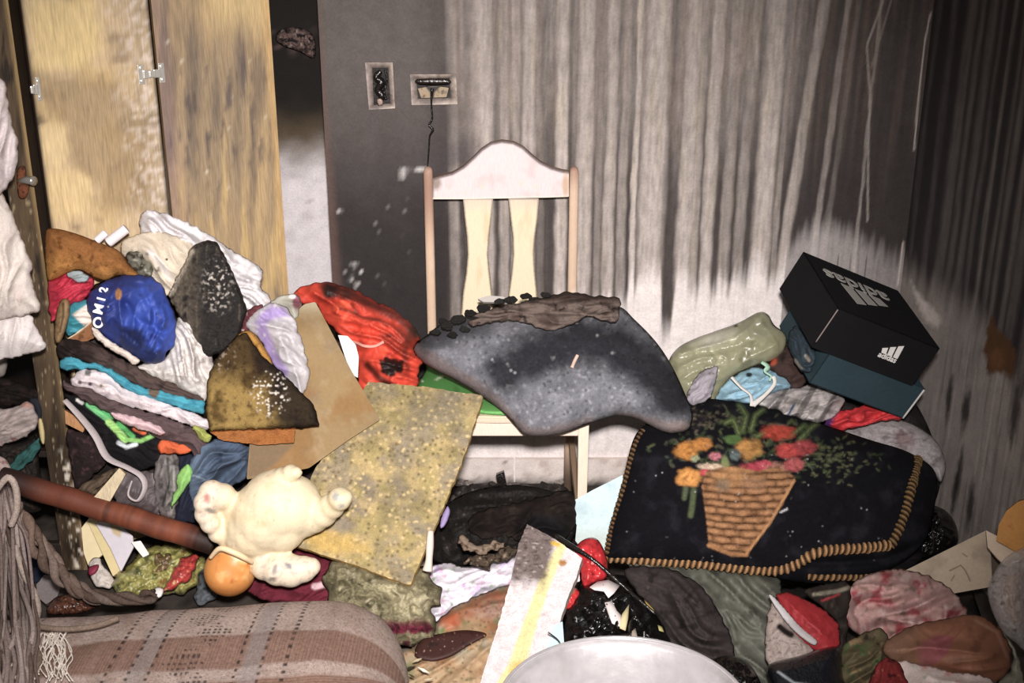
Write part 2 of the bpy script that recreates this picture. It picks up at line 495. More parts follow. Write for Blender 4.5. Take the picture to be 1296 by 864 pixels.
def wall_cols(u, z, px, py, side):
    """soot: vertical wash streaks running down the plaster. u = streak coordinate, px/py = traced coordinates"""
    n = len(u)
    lin = lambda h: rgb(h)
    if side == 'back':
        wob = 1.6 * perlin(u / 30., z * 3, 4) + 1.3 * perlin(u / 9, z * 16, 9)
        uu = u + wob
        S = [(573, 7, .55), (612, 13, .78), (638, 7, .6), (653, 6, .62), (669, 9, .75), (711, 8, .85), (741, 11, .78), (774, 8, .74), (791, 6, .5),
             (806, 4, .95), (829, 17, .84), (873, 10, .8), (886, 6, .6), (903, 8, .78), (927, 8, .5), (946, 7, .45), (975, 13, .85), (993, 4, .5),
             (1019, 7, .8), (1053, 4, .75), (1066, 4, .35), (1100, 2.2, .75), (597, 6, .35), (685, 5, .25), (760, 5, .4)]
        s = np.zeros(n)
        lean = (py - 150) / 150.
        for c, w, a in S:
            cc = c - (12 * lean if 1010 < c < 1030 else 7 * lean if 1040 < c < 1070 else 0)
            s = np.maximum(s, a * np.exp(-(np.abs(uu - cc) / (w * 1.02)) ** 5.))
        lowc = sm(90, 260, py + 50 * perlin(u / 14., z * 1.5, 14))                         # gaps get dirtier lower down the wall
        floor_ = (.42 * (1 - lowc) + .05 * lowc) * sm(545, 600, u) * (1 - sm(985, 1040, u) * .75)
        s = np.maximum(s, floor_ * (1 + .5 * perlin(u / 7., z * 2, 21) + .4 * fbm(u / 4., z * 14, 22, 3)))
        s *= 1 + .16 * perlin(u / 4.5, z * 2.5, 5) + .45 * fbm(u / 5., z * 16, 6, 4)
        s *= sm(548, 585, u + 9 * perlin(u / 20, z * 4, 8)) * (1 - .45 * sm(990, 1060, u))
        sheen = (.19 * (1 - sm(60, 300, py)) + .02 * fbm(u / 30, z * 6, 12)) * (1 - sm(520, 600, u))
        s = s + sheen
        c0 = lin('3e3735') * (1 - sm(540, 590, u))[:, None] * np.array([.92, .92, 1.])  * (1 - .35 * sm(150, 400, py))[:, None] + lin('3a3231') * sm(540, 590, u)[:, None]
        c1, c2 = lin('b3a69f') * (1 + .25 * lowc[:, None]), lin('efe3e0')
        yel = np.clip(perlin(u / 10., z * 5, 33) * 1.2, 0, 1)[:, None]
        c1v = c1 * (1 - .35 * yel) + lin('c2b192') * .35 * yel
        brown = np.clip(perlin(u / 8., z * 2, 35) + .25, 0, 1)[:, None] * (1 - lowc)[:, None] * sm(545, 600, u)[:, None]
        c0v = c0 * (1 - .8 * brown) + lin('604c42') * .8 * brown
        s = np.clip(s, 0, 1)[:, None]
        col = c0v * (1 - s) + c1v * s
        # washed white foot of the wall
        bx = np.array([540, 600, 720, 780, 815, 845, 850, 862, 866, 900, 940, 965, 1000, 1020, 1045, 1075, 1110, 1150])
        by = 8 + np.array([470, 440, 390, 388, 356, 350, 404, 404, 362, 364, 352, 336, 356, 300, 278, 288, 305, 322])
        b = np.interp(u, bx, by) - 30 * (s[:, 0] - .45) * (u < 1010) + 10 * perlin(u / 5., z * 2, 44) + 8 * fbm(u / 7., z * 14, 45, 3)
        sp = np.where(u > 1010, 24, 30)
        w = sm(-sp, sp * .6, py - b) * np.where(u > 1010, .40 - .12 * sm(1080, 1150, u), 1)
        w = w * sm(520, 575, u + 10 * perlin(u / 9, z * 9, 3) + np.where(py > 500, 200, 0))
        w = np.clip(w * (1 + .16 * perlin(u / 3.5, z * 3, 46)), 0, 1)[:, None]
        col = col * (1 - w) + c2 * w
        # little drips under the hazy band, right part
        dr = sm(.15, .5, perlin(u / 3.2, z * .8, 51)) * sm(316, 330, py) * (1 - sm(352, 372, py)) * sm(1040, 1048, u) * (1 - sm(1118, 1140, u))
        col = col * (1 - .75 * dr[:, None]) + lin('3a3231') * .75 * dr[:, None]
        # thin forked runs high on the right
        P = Paint(px, py, '000000'); P.c = col
        P.line([(1118, 0), (1097, 58), (1101, 120), (1099, 180), (1098, 280)], 1.3, 'a2958e', .9, .8)
        P.line([(1128, 0), (1103, 85)], 1.2, '8b7d74', 1, .7)
        P.line([(1178, 15), (1170, 55), (1160, 150), (1157, 190)], .9, 'd0c4be', .7, .9)
        P.line([(1143, 305), (1136, 362)], 1.2, 'c9b6ae', .7, .9)
        [P.blob(a, b_, c_, d_, 'd9d2ce', soft=.5, rag=.5, k=.85) for a, b_, c_, d_ in ((511, 217, 5, 3), (509, 223, 2.5, 4), (521, 216, 3, 1.6), (532, 215, 6, 2.2), (538, 214, 3, 2.5))]
        for q in range(70):
            r_ = random.Random(q); P.blob(r_.uniform(430, 520), r_.uniform(250, 372), .9, .9, 'b9b2b0', soft=.5, k=r_.random() * .5)
        for a, b_ in ((446, 352), (452, 360), (449, 336), (457, 345), (430, 268)): P.blob(a, b_, 2.2, 2.4, 'd8d0cc', soft=.6, k=.8)
        P.blob(625, 205, 40, 20, '3a3338', soft=.7, k=.35)  # shadow of the chair crest, painted on the wall behind it
        P.blob(575, 196, 30, 14, '4a4246', rot=-30, soft=.7, k=.5)  # same painted crest shadow, up and left of its shoulder
        # brownish edge where the plaster ends
        P.mix((1 - sm(0, 14, px - np.interp(py, [0, 400], [396, 428]))) * .7, '6b5148')
        # ragged darker band at the very foot
        P.mix(sm(602, 622, py + 8 * P.n(22, 61)) * .85, '2b2624')
        P.noise(9, '1c1716', .35, .5, 62) if False else None
        return P.c
    # right wall
    uu = u + 2 * perlin(u / 12., z * 4, 71)
    s = np.zeros(n)
    for c, w, a in [(1172, 3, .25), (1192, 4, .3), (1213, 6, .5), (1226, 4, .45), (1240, 5, .5), (1252, 3, .4), (1266, 3, .75), (1280, 3, .5), (1290, 4, .6), (1306, 4, .7), (1318, 6, .5), (1345, 8, .6), (1380, 9, .5), (1420, 10, .5)]:
        s = np.maximum(s, a * np.exp(-(np.abs(uu - c) / w) ** 3.))
    s *= 1 + .3 * perlin(u / 5, z * 3, 72) + .5 * fbm(u / 5, z * 12, 73, 3)
    s = np.clip(s * .62 + .02, 0, 1)[:, None]
    c0, c1, c2 = lin('2b2729'), lin('8f8580'), lin('a1958f')
    col = c0 * (1 - s) + c1 * s
    b = np.interp(px, [1140, 1165, 1200, 1240, 1270, 1300], [330, 352, 372, 395, 455, 505]) + 14 * perlin(u / 7., z * 3, 74)
    w = sm(-26, 40, py - b)
    w = np.clip(w * (1 + .3 * perlin(u / 5., z * 2.5, 75)), 0, 1)[:, None]
    col = col * (1 - w) + c2 * (w * .9)
    P = Paint(px, py, '000000'); P.c = col
    P.mix(sm(.12, .45, perlin(u / 4., z * 4, 76)) * sm(400, 470, py) * .4, '4b4340')
    P.mix(sm(.1, .4, fbm(u / 6., z * 2.2, 79)) * sm(430, 480, py) * .4, 'c2b3ac')
    for q in [(1201, 505, 3.5, 28), (1222, 520, 5, 26), (1214, 600, 3, 34), (1208, 625, 3, 30), (1228, 640, 4, 30), (1285, 520, 6, 40)]:
        P.blob(*q, '221d1d', rot=7, soft=.5, rag=.5, k=.85)
    P.poly([(1256, 400), (1248, 420), (1246, 455), (1252, 472), (1266, 470), (1282, 480), (1286, 450), (1276, 425), (1262, 415)], '5d3d22', 2, 6, 14, 5)
    P.blob(1262, 455, 10, 14, '7d5330', soft=.5, rag=.4, k=.6)
    P.poly([(1152, 352), (1162, 372), (1178, 388), (1192, 404), (1186, 416), (1174, 408), (1164, 392)], 'cfc3bb', 3, 3, 8, 3)
    return P.c

def wall_grid(name, xs, zs, to3d, ufun, side, nrm_flip, depth_dir):
    X, Z = np.meshgrid(xs, zs, indexing='ij'); V = to3d(X.ravel(), Z.ravel())
    px = project(V)
    cols = wall_cols(ufun(X.ravel()), Z.ravel(), px[:, 0], px[:, 1], side)
    nu, nv = len(xs), len(zs)
    Fc = grid_faces(nu, nv)
    if nrm_flip: Fc = [tuple(reversed(f)) for f in Fc]
    # rim + back so the wall has body
    n0 = len(V)
    loop = [i * nv for i in range(nu)] + [(nu - 1) * nv + j for j in range(1, nv)] + [i * nv + nv - 1 for i in range(nu - 2, -1, -1)] + [j for j in range(nv - 2, 0, -1)]
    Vb = V[loop] + depth_dir; m = len(loop)
    for k in range(m):
        a, b = loop[k], loop[(k + 1) % m]; Fc.append((a, b, n0 + (k + 1) % m, n0 + k) if nrm_flip else (b, a, n0 + k, n0 + (k + 1) % m))
    Fc.append(tuple(n0 + k for k in range(m)))
    o = make(name, np.vstack([V, Vb]), Fc, WALL, None, np.vstack([cols, cols[loop]]), smooth=False)
    tag(o, kind='structure'); return o

zs = np.concatenate([np.arange(0, 1.46, .0115), [1.55, 1.8, 2.1, 2.6]])
xs = np.concatenate([np.arange(-.50, -.08, .009), np.arange(-.08, WX + .001, .0034), [WX]])
tag(wall_grid('wall_back', xs, zs, lambda x, z: np.stack([x, np.full_like(x, WY), z], -1), lambda x: 648 + x * 476.6, 'back', False, np.array([0, .17, 0])),
    'soot-blackened plaster wall with pale washed streaks running down', 'wall')
ys = np.concatenate([np.linspace(.0, 2.0, 12), np.arange(2.02, WY, .0075), [WY]])
tag(wall_grid('wall_right', ys, zs, lambda y, z: np.stack([WX + .16 * (WY - y), y, z], -1), lambda y: 648 + FPX * (WX + .16 * (WY - y)) * 1.004 / np.maximum(y, 1.), 'right', True, np.array([.15, 0, 0])),
    'dark soot-streaked plaster wall meeting the streaked wall at a corner', 'wall')

# recessed strip of wall beside the wardrobe
def left_strip():
    X, Z = np.meshgrid(np.arange(-1.9, -.30, .02), np.concatenate([np.arange(0, 1.5, .012), [1.8, 2.6]]), indexing='ij')
    V = np.stack([X.ravel(), np.full(X.size, 3.33), Z.ravel()], -1); p = project(V)
    P = Paint(p[:, 0], p[:, 1], 'd9d0d2')
    P.noise(26, 'c4babb', 0, .5, 5)
    P.mix(1 - sm(165, 235, P.y + 16 * P.n(30, 2)), '5a4a36')
    P.mix(1 - sm(120, 195, P.y + 16 * P.n(30, 3)), '1a1512')
    P.noise(14, '3a2c26', .2, .6, 8, 1, 1) if False else None
    P.mix(sm(28, 40, P.y) * (1 - sm(54, 76, P.y)) * sm(.05, .5, P.n(9, 9)), '6d5550')
    P.line([(380, 250), (412, 262), (420, 268)], .8, 'b9adae', .6)
    P.line([(365, 330), (400, 322)], .8, 'bfb3b3', .6)
    nu, nv = X.shape
    Fc = grid_faces(nu, nv); n0 = len(V)
    c4 = [0, (nu - 1) * nv, nu * nv - 1, nv - 1]
    Vb = V[c4] + np.array([0, .1, 0]); Fc += [(c4[1], c4[0], n0, n0 + 1), (c4[2], c4[1], n0 + 1, n0 + 2), (c4[3], c4[2], n0 + 2, n0 + 3), (c4[0], c4[3], n0 + 3, n0), (n0, n0 + 1, n0 + 2, n0 + 3)]
    tag(make('wall_left', np.vstack([V, Vb]), Fc, WALL, None, np.vstack([P.c, P.c[c4]]), False), 'recessed strip of wall, black above and white below', 'wall', kind='structure')
left_strip()
# burnt crust still clinging to the recessed strip
lump('plaster_crust', [(352, 40), (372, 34), (394, 42), (400, 62), (396, 74), (380, 66), (362, 60), (350, 52)], Plane(372, 52, Y=3.32), .02, CHAR, '6a524c',
     lambda P: P.noise(7, 'b8a49c', .2, .5, 3).noise(6, '1a1312', .0, .25, 7), 'flaking burnt plaster crust on the recessed wall strip', 'plaster', crumple=.02, cs=.02)

# floor
def floor_():
    X, Y_ = np.meshgrid(np.arange(-2, 1.65, .03), np.arange(0, 3.5, .03), indexing='ij')
    V = np.stack([X.ravel(), Y_.ravel(), np.zeros(X.size)], -1)
    P = Paint(X.ravel() * 100, Y_.ravel() * 100, '4a413b'); P.noise(12, '1f1a17', -.1, .4, 3).noise(5, '6b5d52', .25, .6, 6)
    nu, nv = X.shape; Fc = grid_faces(nu, nv); n0 = len(V)
    c4 = [0, (nu - 1) * nv, nu * nv - 1, nv - 1]; Vb = V[c4] - np.array([0, 0, .08])
    Fc += [(c4[1], c4[0], n0, n0 + 1), (c4[2], c4[1], n0 + 1, n0 + 2), (c4[3], c4[2], n0 + 2, n0 + 3), (c4[0], c4[3], n0 + 3, n0), (n0, n0 + 3, n0 + 2, n0 + 1)]
    tag(make('floor', np.vstack([V, Vb]), Fc, WALL, None, np.vstack([P.c, P.c[c4]]), False), 'dirty soot-covered floor under the debris', 'floor', kind='structure')
floor_()

# baseboard of long pale tiles
bb = empty('baseboard_back', (0.1, WY, 0), 'row of pale smoke-stained skirting tiles behind the chair', 'baseboard', kind='structure')
for k in range(4):
    x0 = -.49 + k * .5
    w = min(.5, WX - x0) - .005
    if x0 < -.48 + .5: x0 += .0
    V2 = np.arange(0, 25); gx, gz = np.meshgrid(np.linspace(x0, x0 + w, 40), np.linspace(.0, .088, 10), indexing='ij')
    V = np.stack([gx.ravel(), np.full(gx.size, WY - .014), gz.ravel()], -1); p = project(V)
    P = Paint(p[:, 0], p[:, 1], 'e2d3cb'); P.noise(18, 'c9b4aa', .1, .5, 3).mix(sm(600, 616, P.y + 9 * P.n(16, 5)), '2f2826'); P.noise(6, '5a4d49', .45, .6, 8)
    Fc = grid_faces(40, 10); n0 = len(V); c4 = [0, 390, 399, 9]; Vb = V[c4] + np.array([0, .013, 0])
    Fc += [(c4[1], c4[0], n0, n0 + 1), (c4[2], c4[1], n0 + 1, n0 + 2), (c4[3], c4[2], n0 + 2, n0 + 3), (c4[0], c4[3], n0 + 3, n0)]
    make('tile', np.vstack([V, Vb]), Fc, WALL, bb, np.vstack([P.c, P.c[c4]]), False)

# ------------------------------------------------------------------ burnt wall sockets
def plate(name, outer, hole, label, wires):
    root = empty(name, at(*np.mean(outer, 0), Y=WY - .001), label, 'wall socket')
    pl = Plane(0, 0, Y=WY - .010) if False else Plane(500, 100, Y=WY - .009)
    P = pl.un(np.array(outer, float)); Hh = pl.un(np.array(hole, float))
    n = 4
    Vf = np.vstack([P, Hh, P + [0, .009, 0], Hh + [0, .008, 0]])
    Vf[4:8, 1] += .003
    Fc = []
    for k in range(4):
        a, b = k, (k + 1) % 4
        Fc += [(b, a, a + 4, b + 4), (a, b, b + 8, a + 8), (b + 4, a + 4, a + 12, b + 12)]
    Fc.append((15, 14, 13, 12))
    cols = flat_col(16, 'a3928a'); cols[12:] = rgb('1a1210'); cols[[1, 2]] = rgb('b3a294'); cols[4:8] = rgb('5a4a42')
    bm = make('cover_plate', Vf, Fc, PLATE, root, cols, False)
    return root
s1 = plate('wall_switch', [(462, 79), (497, 79), (500, 137), (467, 139)], [(471, 86), (491, 86), (494, 131), (473, 133)], 'narrow upright wall switch box with melted black innards', 0)
w1 = Plane(480, 110, Y=WY - .012)
tube('melted_core', w1.un(np.array([(482, 90), (476, 98), (483, 104), (478, 114), (484, 121), (480, 128)], float)), [.006, .009, .010, .009, .010, .006], GLOSSY, '1b1513', s1)
tube('loose_wire', w1.lift(.006).un(np.array([(487, 88), (490, 100), (486, 116), (489, 126)], float)), .003, GLOSSY, '100c0b', s1)
lump('melted_drop', [(477, 126), (483, 124), (485, 131), (479, 134)], w1.lift(.004), .006, GLOSSY, 'b89a8c', parent=s1)
s2 = plate('wall_socket', [(519, 94), (577, 94), (579, 132), (521, 133)], [(527, 100), (569, 99), (570, 124), (529, 125)], 'wide wall socket box with plug and burnt hanging cord', 0)
w2 = Plane(548, 112, Y=WY - .011)
slab('plug', [(529, 112), (545, 109), (552, 109), (568, 111), (565, 123), (533, 124)], w2.lift(.004), .008, VINYL, 'a08868', lambda P: P.poly([(538, 109), (558, 109), (550, 117), (549, 124), (545, 124), (544, 117)], '120c0a', 1).noise(6, '5a4630', .1, .4, 3), '4a3826', parent=s2)
lump('socket_insert', [(529, 100), (566, 100), (567, 107), (530, 107)], w2, .005, GLOSSY, '241a16', parent=s2)
tube('cord', w2.lift(.010).un(np.array([(547, 112), (546, 130), (547, 150), (543, 158), (548, 164), (544, 172), (543, 186), (541, 214)], float)), [.005, .0026, .0024, .0026, .0032, .0024, .0022, .0018], GLOSSY, '14100f', s2)

# ------------------------------------------------------------------ wardrobe with folding door
SX, SY = -1.095, 2.673
wr = empty('wardrobe', (SX - .35, SY + .2, 0), 'burnt plywood wardrobe with a folding door swung open', 'wardrobe')
def panel(name, A, B, z0, z1, th, base, paint, parent, edge, mat=BAREWOOD):
    A = np.array(A); B = np.array(B); d = (B - A) / np.linalg.norm(B - A); n = np.array([d[1], -d[0]])
    az = math.degrees(math.atan2(n[0], -n[1]))
    nu, nv = 40, 150
    U, Zz = np.meshgrid(np.linspace(0, 1, nu), np.concatenate([np.linspace(z0, min(z1, 1.42), nv - 2), [1.6, z1]]), indexing='ij')
    q = A + U.ravel()[:, None] * (B - A)
    V = np.stack([q[:, 0], q[:, 1], Zz.ravel()], -1); p = project(V)
    P = Paint(p[:, 0], p[:, 1], base); P.u = U.ravel(); P.z = Zz.ravel(); paint(P)
    Fc = grid_faces(nu, nv); n0 = len(V)
    loop = [i * nv for i in range(nu)] + [(nu - 1) * nv + j for j in range(1, nv)] + [i * nv + nv - 1 for i in range(nu - 2, -1, -1)] + [j for j in range(nv - 2, 0, -1)]
    L = len(loop); off = np.array([-n[0] * th, -n[1] * th, 0])
    Vr = V[loop]; Vb = V[loop] + off
    for k in range(L):
        k2 = (k + 1) % L; Fc.append((n0 + k2, n0 + k, n0 + L + k, n0 + L + k2))
    Fc.append(tuple(n0 + L + k for k in range(L)))
    ec = flat_col(L, edge) * (1 + .3 * fbm(Vr[:, 2] * 12, Vr[:, 0] * 9, 3))[:, None]
    return make(name, np.vstack([V, Vr, Vb]), Fc, mat, parent, np.vstack([P.c, ec, ec]), False)
def stile_paint(P):
    P.noise(30, '3b2d1e', -.2, .3, 3, 1, .15).noise(12, '2d2118', .15, .5, 5, 1, .2)
    P.mix(sm(.78, .97, P.u) * .7 * (1 - .6 * sm(150, 420, P.y)), 'b08f58')
    P.mix((1 - sm(.0, .25, P.u)) * .6, '3a2c1f')
    P.mix(sm(.05, .3, P.n(9, 9)) * sm(560, 590, P.y) * sm(.35, .6, P.u) * (1 - sm(.85, 1, P.u)), 'd9cbb8')
    P.mix(sm(.3, .45, P.n(5, 19)) * sm(200, 260, P.y) * .4, 'c9b28a')
panel('front_stile', (SX - .062, SY), (SX, SY), 0, 2.0, .03, '5a4730', stile_paint, wr, '3b2c1c')
box('side_panel', (SX - .05, SY + .32, 1.0), (.018, .58, 2.0), BAREWOOD, wr, '3a2d22')
box('back_panel', (SX - .45, SY + .60, 1.0), (.80, .010, 2.0), BAREWOOD, wr, '120e0c')
box('inner_shelf', (SX - .43, SY + .32, .30), (.76, .52, .018), BAREWOOD, wr, '2a2019')
box('plinth', (SX - .43, SY + .04, .03), (.76, .02, .06), BAREWOOD, wr, '2a2019')
box('top_panel', (SX - .43, SY + .3, 2.01), (.86, .62, .02), BAREWOOD, wr, '3a2d22')
H1, H2, H3 = (SX + .022, SY + .01), (-.842, 2.845), (-.593, 3.0)
def leaf1_paint(P):
    P.noise(60, 'cfae72', -.1, .5, 3).noise(34, '9c8260', .05, .5, 4)
    P.mix(sm(.55, 1., P.u) * .55, '9d8a73')
    P.poly([(40, 90), (150, 100), (185, 160), (195, 270), (130, 270), (120, 235), (95, 215), (82, 165), (50, 140)], '9b8059', 12, 14, 30, 5, .75)
    P.blob(62, 185, 24, 30, 'e2c48a', soft=.25, rag=.2, k=.8).blob(82, 245, 34, 34, 'e0c084', soft=.3, rag=.3, k=.8)
    P.poly([(40, 0), (120, 0), (130, 60), (100, 85), (42, 88)], 'e0c27f', 10, 10, 30, 9, .8)
    P.line([(45, 98), (90, 95)], 1.5, 'd8cbb0', 1, .7)
    P.mix(sm(.62, .86, P.u + .2 * P.n(22, 8, 4, 1, .4)) * .6 * sm(-.1, .3, P.n(10, 6)), 'e6d3c4')
    P.mix(sm(.15, .5, P.n(5, 16, 3)) * sm(.5, .8, P.u) * .35, '8a7464')
    P.mix(sm(.97, 1, P.u), '2a1d14')
    P.mix((1 - sm(0, .035, P.u)), '1c140d')
    P.blob(42, 152, 14, 7, '2a1d12', soft=.6, rag=.3, k=.8)
def leaf2_paint(P):
    P.noise(40, '9a8262', -.2, .4, 3, 1, .12)
    P.mix(sm(-.05, .4, P.n(22, 5, 4, 1.2, .1)) * .75, '6d5d50')
    P.mix(sm(.1, .4, P.n(16, 25, 4, 1.5, .08)) * .7 * sm(120, 240, P.y), 'cdaa68')
    P.mix(sm(.15, .4, P.n(9, 7, 4, 1, .12)) * .8 * (1 - sm(170, 330, P.y)) * sm(50, 95, P.y), '544a49')
    P.mix((1 - sm(.02, .2, P.u)) * .6, '8a6f6a')
    P.mix((1 - sm(0, 60, P.y)) * sm(.3, .6, P.u) * .8, 'd6b678')
    P.mix(sm(.9, .97, P.u) * .7, 'c9a062')
    P.mix(sm(.50, .6, P.n(5, 11, 3)) * .5, 'eadfca')
    P.blob(290, 120, 4, 20, '4a4248', soft=.5, rag=.4, k=.8).blob(308, 90, 3, 34, '4e4549', soft=.5, rag=.4, k=.8).blob(246, 130, 3, 14, '433a38', soft=.5, k=.7)
l1 = panel('door_leaf', H1, H2, .05, 1.97, .016, 'cfb184', leaf1_paint, wr, '4a3420')
l2 = panel('door_leaf', (H2[0] + .006, H2[1] + .004), H3, .05, 1.97, .016, 'b59668', leaf2_paint, wr, 'a07c48')
def hinge(par, c, flip, wide=True):
    """two screwed wings on a barrel"""
    d = np.array([H2[0] - H1[0], H2[1] - H1[1], 0]); d /= np.linalg.norm(d); n = np.array([d[1], -d[0], 0])
    rz = math.atan2(d[1], d[0]); R = Matrix.Rotation(rz, 3, 'Z')
    h = empty('hinge', c); h.parent = par; h.location = Vector(c) - par.location - (par.parent.location if par.parent else Vector((0, 0, 0)))
    return d, n, R
def hinge_meshes(par, c, w, hgt, two):
    d = np.array([H2[0] - H1[0], H2[1] - H1[1], 0]); d /= np.linalg.norm(d); n = np.array([d[1], -d[0], 0]); R = Matrix.Rotation(math.atan2(d[1], d[0]), 3, 'Z')
    bm = bmesh.new(); c = np.array(c)
    for sx in ((-1, 1) if two else (1,)):
        box_bm(bm, c + d * sx * w * .72 + n * .003, (w * .42, .004, hgt), R, .001)
        box_bm(bm, c + d * sx * w * .36 + n * .006, (w * .5, .007, hgt * .42), R, .002)
        for sz in (-1, 1): box_bm(bm, c + d * sx * w * .72 + n * .006 + np.array([0, 0, sz * hgt * .33]), (.007, .006, .007), R, .002)
    box_bm(bm, c + n * .008, (w * .5, .010, hgt * .34), R, .003)
    bmesh_obj('hinge', bm, CHROME, par, 'e2dcd2', smooth=False)
def on_leaf(x, y): return Plane(0, 0, Y=1).un if False else None
lp1 = Plane(120, 100, Y=1, az=0); lp1.p = np.array([H1[0], H1[1], .5]); dd = np.array([H2[0] - H1[0], H2[1] - H1[1]]); dd /= np.linalg.norm(dd); lp1.n = np.array([dd[1], -dd[0], 0])
def child_fix(par):
    pass
# hinges are parts of the wardrobe (sub-parts of the leaves)
def sub_hinge(leaf, px, w, h, two):
    c = lp1.un(np.array([px], float))[0]
    before = set(COL.objects)
    hinge_meshes(leaf, c, w, h, two)
    o = [q for q in COL.objects if q not in before][0]
    o.location = Vector(o.location) - wr.location      # leaf already sits under the wardrobe
sub_hinge(l1, (40, 113), .020, .052, False)
sub_hinge(l2, (191, 93), .034, .046, True)
pc = Plane(30, 230, Y=SY - .006)
lump('rusty_catch', [(23, 213), (32, 211), (34, 228), (38, 232), (33, 250), (24, 250), (21, 232)], pc, .008, CHAR, '7c421f', lambda P: P.noise(7, '4a2612', 0, .4, 2), parent=wr)
tube('catch_bolt', [at(26, 229, SY - .010), at(34, 228, SY - .03), at(43, 229, SY - .04)], [.006, .009, .011], CHROME, 'a8a49c', wr, n=12)

# ------------------------------------------------------------------ chair
ch = empty('wooden_chair', (-.03, 2.88, 0), 'pale wooden chair with arched crest rail and two vase-shaped slats', 'chair')
cy = 3.085
PXL, PXR = -.2205, .1635
def cwood(P):
    P.noise(24, 'd9b58c', .1, .6, 4)
cp = Plane(634, 220, Y=cy - .012)
crest = [(546, 252), (546, 226), (556, 223), (572, 219), (586, 211), (598, 200), (609, 189), (621, 181), (635, 178), (650, 180), (662, 186), (673, 196), (684, 205), (698, 212), (712, 216), (720, 217), (720, 249), (690, 250), (640, 251), (590, 252)]
def crest_paint(P):
    P.noise(30, 'dcc5c4', 0, .5, 3)
    P.mix(sm(.2, .6, P.n(14, 7)) * sm(215, 245, P.y) * .6, 'e7cfa8')
    P.mix((1 - sm(1., 4.5, pdist(P.x, P.y, crest[:16]))) * .9, '3b2a2a')  # dark shadow outline painted along the crest's upper edge
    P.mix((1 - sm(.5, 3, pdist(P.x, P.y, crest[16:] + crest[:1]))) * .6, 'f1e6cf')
    P.blob(552, 232, 6, 8, '6a5138', soft=.6, rag=.3, k=.7).blob(716, 234, 4, 14, 'c79c62', soft=.5, k=.7)
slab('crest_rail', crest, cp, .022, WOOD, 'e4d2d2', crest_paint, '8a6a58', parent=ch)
for sl in ([(586, 251), (624, 251), (622, 275), (619, 300), (617.5, 322), (619.5, 345), (622.5, 370), (624, 400), (624, 440), (583, 440), (583.5, 400), (586, 370), (590, 345), (592, 322), (591, 300), (588, 275)],
           [(643.5, 251), (682, 251), (680.5, 275), (677, 300), (675.5, 322), (677, 345), (679.5, 370), (681, 400), (681, 440), (641, 440), (641, 400), (644, 370), (647.5, 345), (649.5, 322), (649, 300), (646, 275)]):
    def slp(P, sl=sl):
        P.noise(20, 'dfc9a0', 0, .5, 6, 1, .3); P.mix((1 - sm(.6, 2.4, pdist(P.x, P.y, sl, True))) * .8, '4a3528')  # thin shadow outline painted round the slat
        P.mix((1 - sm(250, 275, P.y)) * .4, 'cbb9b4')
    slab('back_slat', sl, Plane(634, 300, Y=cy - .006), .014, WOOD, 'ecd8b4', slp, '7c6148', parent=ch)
def post(x, top):
    bm = bmesh.new(); box_bm(bm, (x, cy, (top + .0) / 2 + .0), (.026, .034, top), None, .007)
    return bm
for x in (PXL, PXR):
    bm = post(x, .965)
    V = [tuple(v.co) for v in bm.verts]; bm.free()
    # a post with rounded head, slightly raked foot, ringed along its height
    zr = np.concatenate([np.linspace(0, .95, 60), [.958, .963, .966]]); sc = np.concatenate([np.ones(60), [.9, .7, .35]])
    VV = []; FF = []; N = 8
    for i, z in enumerate(zr):
        rake = .05 * max(0, (.42 - z) / .42) ** 1.3
        for k in range(N):
            a = 2 * math.pi * (k + .5) / N; cx, sy = math.cos(a), math.sin(a)
            cx = math.copysign(abs(cx) ** .45, cx); sy = math.copysign(abs(sy) ** .45, sy)
            VV.append((x + .0125 * cx * sc[i], cy + .016 * sy * sc[i] - 0 + min(rake, .045), z))
    for i in range(len(zr) - 1):
        for k in range(N): FF.append((i * N + k, i * N + (k + 1) % N, (i + 1) * N + (k + 1) % N, (i + 1) * N + k))
    FF.append(tuple((len(zr) - 1) * N + k for k in range(N)))
    VV = np.array(VV); P = Paint(VV[:, 2] * 300, VV[:, 0] * 300, 'd9b79a'); zz = VV[:, 2]
    P.mix(sm(.72, .9, zz) * .8 if x < 0 else sm(.9, .97, zz) * .8, '9a6e5c'); P.noise(25, 'efdcc8', .1, .5, 2)
    P.mix(1 - sm(.02, .2, zz), '5a4636')
    make('back_post', VV, FF, WOOD, ch, P.c)
bm = bmesh.new()
for k in range(1): pass
bm.free()
seat_V = []
def seat():
    out = [(-.24, 2.682), (-.03, 2.672), (.182, 2.682), (.168, 3.07), (-.225, 3.07)]
    bm = bmesh.new(); vs = [bm.verts.new((x, y, .412)) for x, y in out]; f = bm.faces.new(vs)
    r = bmesh.ops.extrude_face_region(bm, geom=[f]); bmesh.ops.translate(bm, verts=[v for v in r['geom'] if isinstance(v, bmesh.types.BMVert)], vec=(0, 0, .018))
    bmesh.ops.recalc_face_normals(bm, faces=bm.faces); bmesh.ops.bevel(bm, geom=list(bm.edges), offset=.004, segments=2, affect='EDGES')
    bmesh_obj('seat', bm, WOOD, ch, 'e6cdb2', smooth=False)
seat()
box('front_apron', (-.03, 2.700, .392), (.39, .018, .044), WOOD, ch, 'eed9c6')
for x in (-.215, .157): box('side_apron', (x, 2.885, .388), (.018, .36, .042), WOOD, ch, 'b58f70')
box('rear_apron', (-.03, 3.07, .388), (.36, .018, .042), WOOD, ch, 'b58f70')
for x in (-.235, .178):
    bm = bmesh.new(); r = box_bm(bm, (x, 2.702, .206), (.027, .027, .412), None, .003)
    for v in bm.verts:
        if v.co.z < .2: v.co.x = x + (v.co.x - x) * .8; v.co.y = 2.702 + (v.co.y - 2.702) * .8
    bmesh_obj('front_leg', bm, WOOD, ch, 'f0dcc4', smooth=False)
